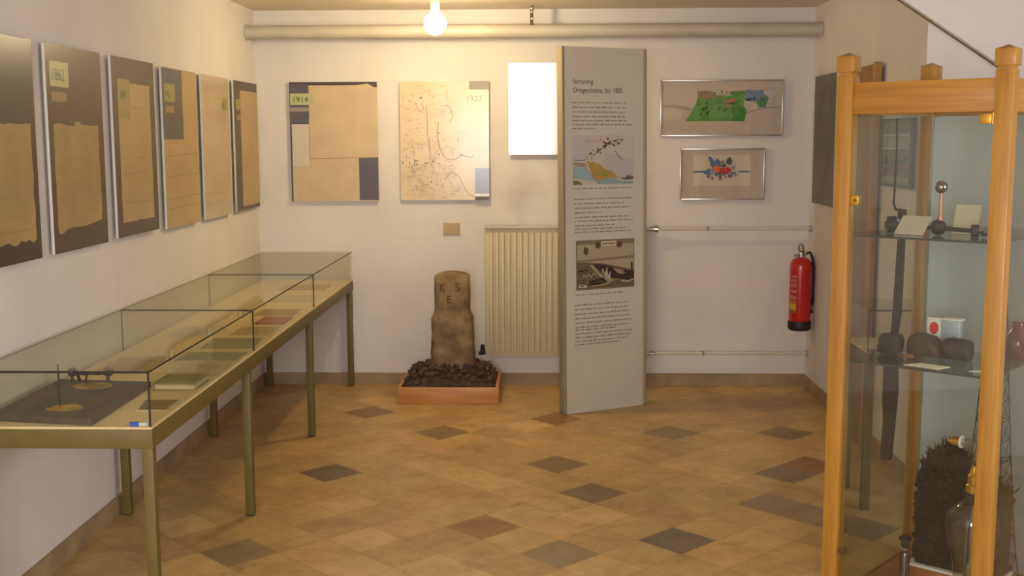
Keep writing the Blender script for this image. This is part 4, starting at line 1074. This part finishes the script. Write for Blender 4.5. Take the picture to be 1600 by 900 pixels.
MB(MC).box(.155, .205, .352, .364, SH2 + .001, SH2 + .118, bev=.002).build('packet', M_white, t)
MB(MC).lathe([(0, .0), (.016, .0), (.016, .0012), (0, .0012)], (0, 0, 0), 28, M=Matrix.Translation((.180, .3518, SH2 + .082)) @ Matrix.Rotation(PI / 2, 4, 'X') @ Matrix.Diagonal((1, 1.35, 1, 1))).build('red_oval', mat('bright_red', (226, 44, 22), .5), t)
t = cthing('clear_box', 'pale bluish clear square box beside the red and white packet', 'box', (.24, .36, SH2))
MB(MC).box(.209, .272, .345, .385, SH2 + .001, SH2 + .114, bev=.002).build('box', mat('pale_blue_plastic', (176, 190, 200), .15, coat=.8, var=.08), t)
MB(MC).box(.207, .274, .343, .387, SH2 + .1142, SH2 + .120, bev=.002).build('lid', M_white, t)
t = cthing('red_ball_stand_in', 'dark red rounded body standing in for a reflected ball on the middle shelf', 'vessel', (.455, .42, SH2))  # added body in place of a red ball's reflection
MB(MC).lathe([(0, .001), (.03, .001), (.04, .015), (.046, .05), (.04, .085), (.022, .105), (.018, .125), (.022, .13), (.0, .13)], (.452, .38, SH2), 28).build('body', mat('red_stand_in', (110, 34, 24), .2, coat=.8), t)

# lattice radio mast model stands on cabinet floor
def mast(base, top, wb, wt, label):
    t = cthing('lattice_mast', label, 'model mast', (base[0], base[1], base[2]))
    s = MB(MC); n = 17
    bx_, by_, z0 = base; z1 = top
    def cor(q, k):
        hw = (wb + (wt - wb) * q ** .75) / 2; sx_, sy_ = ((-1, -1), (1, -1), (1, 1), (-1, 1))[k]
        return (bx_ + sx_ * hw, by_ + sy_ * hw, z0 + (z1 - z0) * q)
    for k in range(4): s.tube([cor(i / n, k) for i in range(n + 1)], .0022, 5)
    s.build('corner_strut', M_black, t)
    s = MB(MC)
    for i in range(n):
        for k in range(4):
            a, b_ = cor(i / n, k), cor((i + 1) / n, (k + 1) % 4); c_, d_ = cor(i / n, (k + 1) % 4), cor((i + 1) / n, k)
            s.tube([a, b_], .0012, 4); s.tube([c_, d_], .0012, 4); s.tube([a, c_], .0012, 4)
    s.build('cross_bracing', M_black, t)
    MB(MC).box(bx_ - wb / 2 - .012, bx_ + wb / 2 + .012, by_ - wb / 2 - .012, by_ + wb / 2 + .012, z0 - .012, z0 + .001).build('base_plate', M_black, t)
mast((.335, .53, .033), 1.262, .175, .020, 'black lattice radio mast model at the rear of the cabinet')
# black spiky clump
t = cthing('plinth', 'orange wooden plinth under the black peat on the cabinet floor', 'plinth', (.31, .345, .0205))
MB(MC).box(.135, .475, .265, .425, .0205, .105, bev=.002).build('block', mat('plinth_wood', (168, 104, 52), .5, var=.1), t)
o = MB(MC).prism([(.150, .270, .1055), (.30, .267, .1055), (.46, .272, .1055), (.465, .42, .1055), (.148, .42, .1055)], (0, 0, .008)).build('white_sheet', mat('foam_white', (216, 218, 212), .6), smooth=False)
tag(o, 'crumpled white sheet under the black furry clump', 'sheet')
s = MB(MC); r = random.Random(31)
M_peat = mat('black_peat', (30, 23, 21), .95, var=.4, scale=40, bump=.6)
PT = [(.165, .44), (.185, .50), (.233, .555), (.29, .535), (.35, .48), (.46, .42)]
def ptop(x):
    for (a, za), (b_, zb) in zip(PT, PT[1:]):
        if x <= b_: return za + (zb - za) * max(0, (x - a) / (b_ - a))
    return PT[-1][1]
s.prism([(.172, .29, .114), (.172, .29, .43), (.19, .29, .48), (.233, .29, .525), (.29, .29, .505), (.35, .29, .455), (.455, .29, .40), (.455, .29, .114)], (0, .115, 0))
for k in range(520):
    x = r.uniform(.168, .455); z = r.uniform(.128, ptop(x) - .02); y = r.choice((.29, .29, .40)) + r.uniform(-.004, .006)
    s.chunk((x, y, z), (r.uniform(.010, .018),) * 3, 0, 5000 + k)
for k in range(160):
    y = r.uniform(.29, .405); z = r.uniform(.13, .44); s.chunk((.170 + r.uniform(-.004, .004), y, z), (r.uniform(.008, .014),) * 3, 0, 6000 + k)
for k in range(420):
    x = r.uniform(.168, .457); y = r.uniform(.285, .41); z = ptop(x) - .035
    if r.random() < .02:
        x = .168; z = r.uniform(.2, .44); d = Vector((-.6, r.gauss(0, .4), r.uniform(0, .8))).normalized() * r.uniform(.005, .014)
    else: d = Vector((r.gauss(0, .5), r.gauss(0, .5), 1)).normalized() * r.uniform(.02, .05)
    s.cyl((x, y, z), (x + d.x, min(y + d.y, .415), z + d.z), .0035, .0008, seg=5)
o = s.build('peat_clump', M_peat, smooth=False); tag(o, 'large black furry clump of dried peat standing inside the cabinet', 'peat clump')
# transmitter tube: big glass bulb with brass fittings
M_bglass = glass_mat('bulb_glass_clear', (0.86, 0.84, 0.76, 1), .10, .02)
t = cthing('radio_tube', 'large clear glass transmitter tube with brass collar in front of the peat', 'vacuum tube', (.40, .20, .0205))
tx, ty = .405, .172
MB(MC).lathe([(.018, .445), (.022, .43), (.040, .415), (.072, .385), (.085, .35), (.084, .31), (.070, .25), (.056, .20), (.050, .12), (.048, .06), (.040, .03)], (tx, ty, 0), 36).build('glass_bulb', M_bglass, t, recalc=True)
MB(MC).lathe([(0, .0206), (.052, .0206), (.054, .035), (.045, .05), (.038, .055), (0, .055)], (tx, ty, 0), 28).build('base_cap', M_brass, t)
MB(MC).lathe([(0, .440), (.020, .440), (.026, .445), (.026, .468), (.021, .474), (.021, .50), (.016, .506), (.010, .53), (.0, .53)], (tx, ty, 0), 28).build('brass_collar', M_brass, t)
MB(MC).lathe([(.0105, .53), (.012, .56), (.012, .62), (.010, .66), (0, .668)], (tx, ty, 0), 20).build('glass_neck', M_bglass, t)
MB(MC).cyl((tx, ty, .07), (tx, ty, .40), .005).cyl((tx - .02, ty, .12), (tx - .014, ty, .34), .002).cyl((tx + .02, ty, .12), (tx + .014, ty, .34), .002).cyl((tx, ty, .14), (tx, ty, .20), .018, seg=16).build('inner_electrode', M_steel, t)
s = MB(MC).cyl((tx - .014, ty, .607), (tx - .045, ty, .605), .013, seg=20); s.build('side_arm', M_bglass, t)
MB(MC).cyl((tx - .045, ty, .605), (tx - .050, ty, .605), .021, seg=24).build('white_ring', mat('porcelain', (230, 232, 228), .2, coat=.5), t)
MB(MC).cyl((tx - .050, ty, .605), (tx - .078, ty, .604), .0165, .014, seg=24).cyl((tx - .078, ty, .604), (tx - .092, ty, .604), .006, seg=14).build('brass_nozzle', M_brass, t)
# small tap
t = cthing('metal_tap', 'small metal cylinder with a dark knob cap on the cabinet floor at front', 'device', (.172, .20, .0205))
MB(MC).lathe([(0, .0206), (.017, .0206), (.018, .03), (.0175, .165), (.014, .175), (0, .175)], (.172, .20, 0), 24).build('tube', mat('tube_dark', (110, 98, 96), .25, metal=.8), t)
MB(MC).lathe([(0, .175), (.012, .175), (.018, .185), (.018, .192), (.010, .198), (0, .198)], (.172, .20, 0), 24).build('collar', M_steel, t)
MB(MC).lathe([(0, .198), (.014, .198), (.014, .215), (.021, .219), (.021, .228), (.008, .236), (0, .236)], (.172, .20, 0), 24).build('cap', M_black, t)
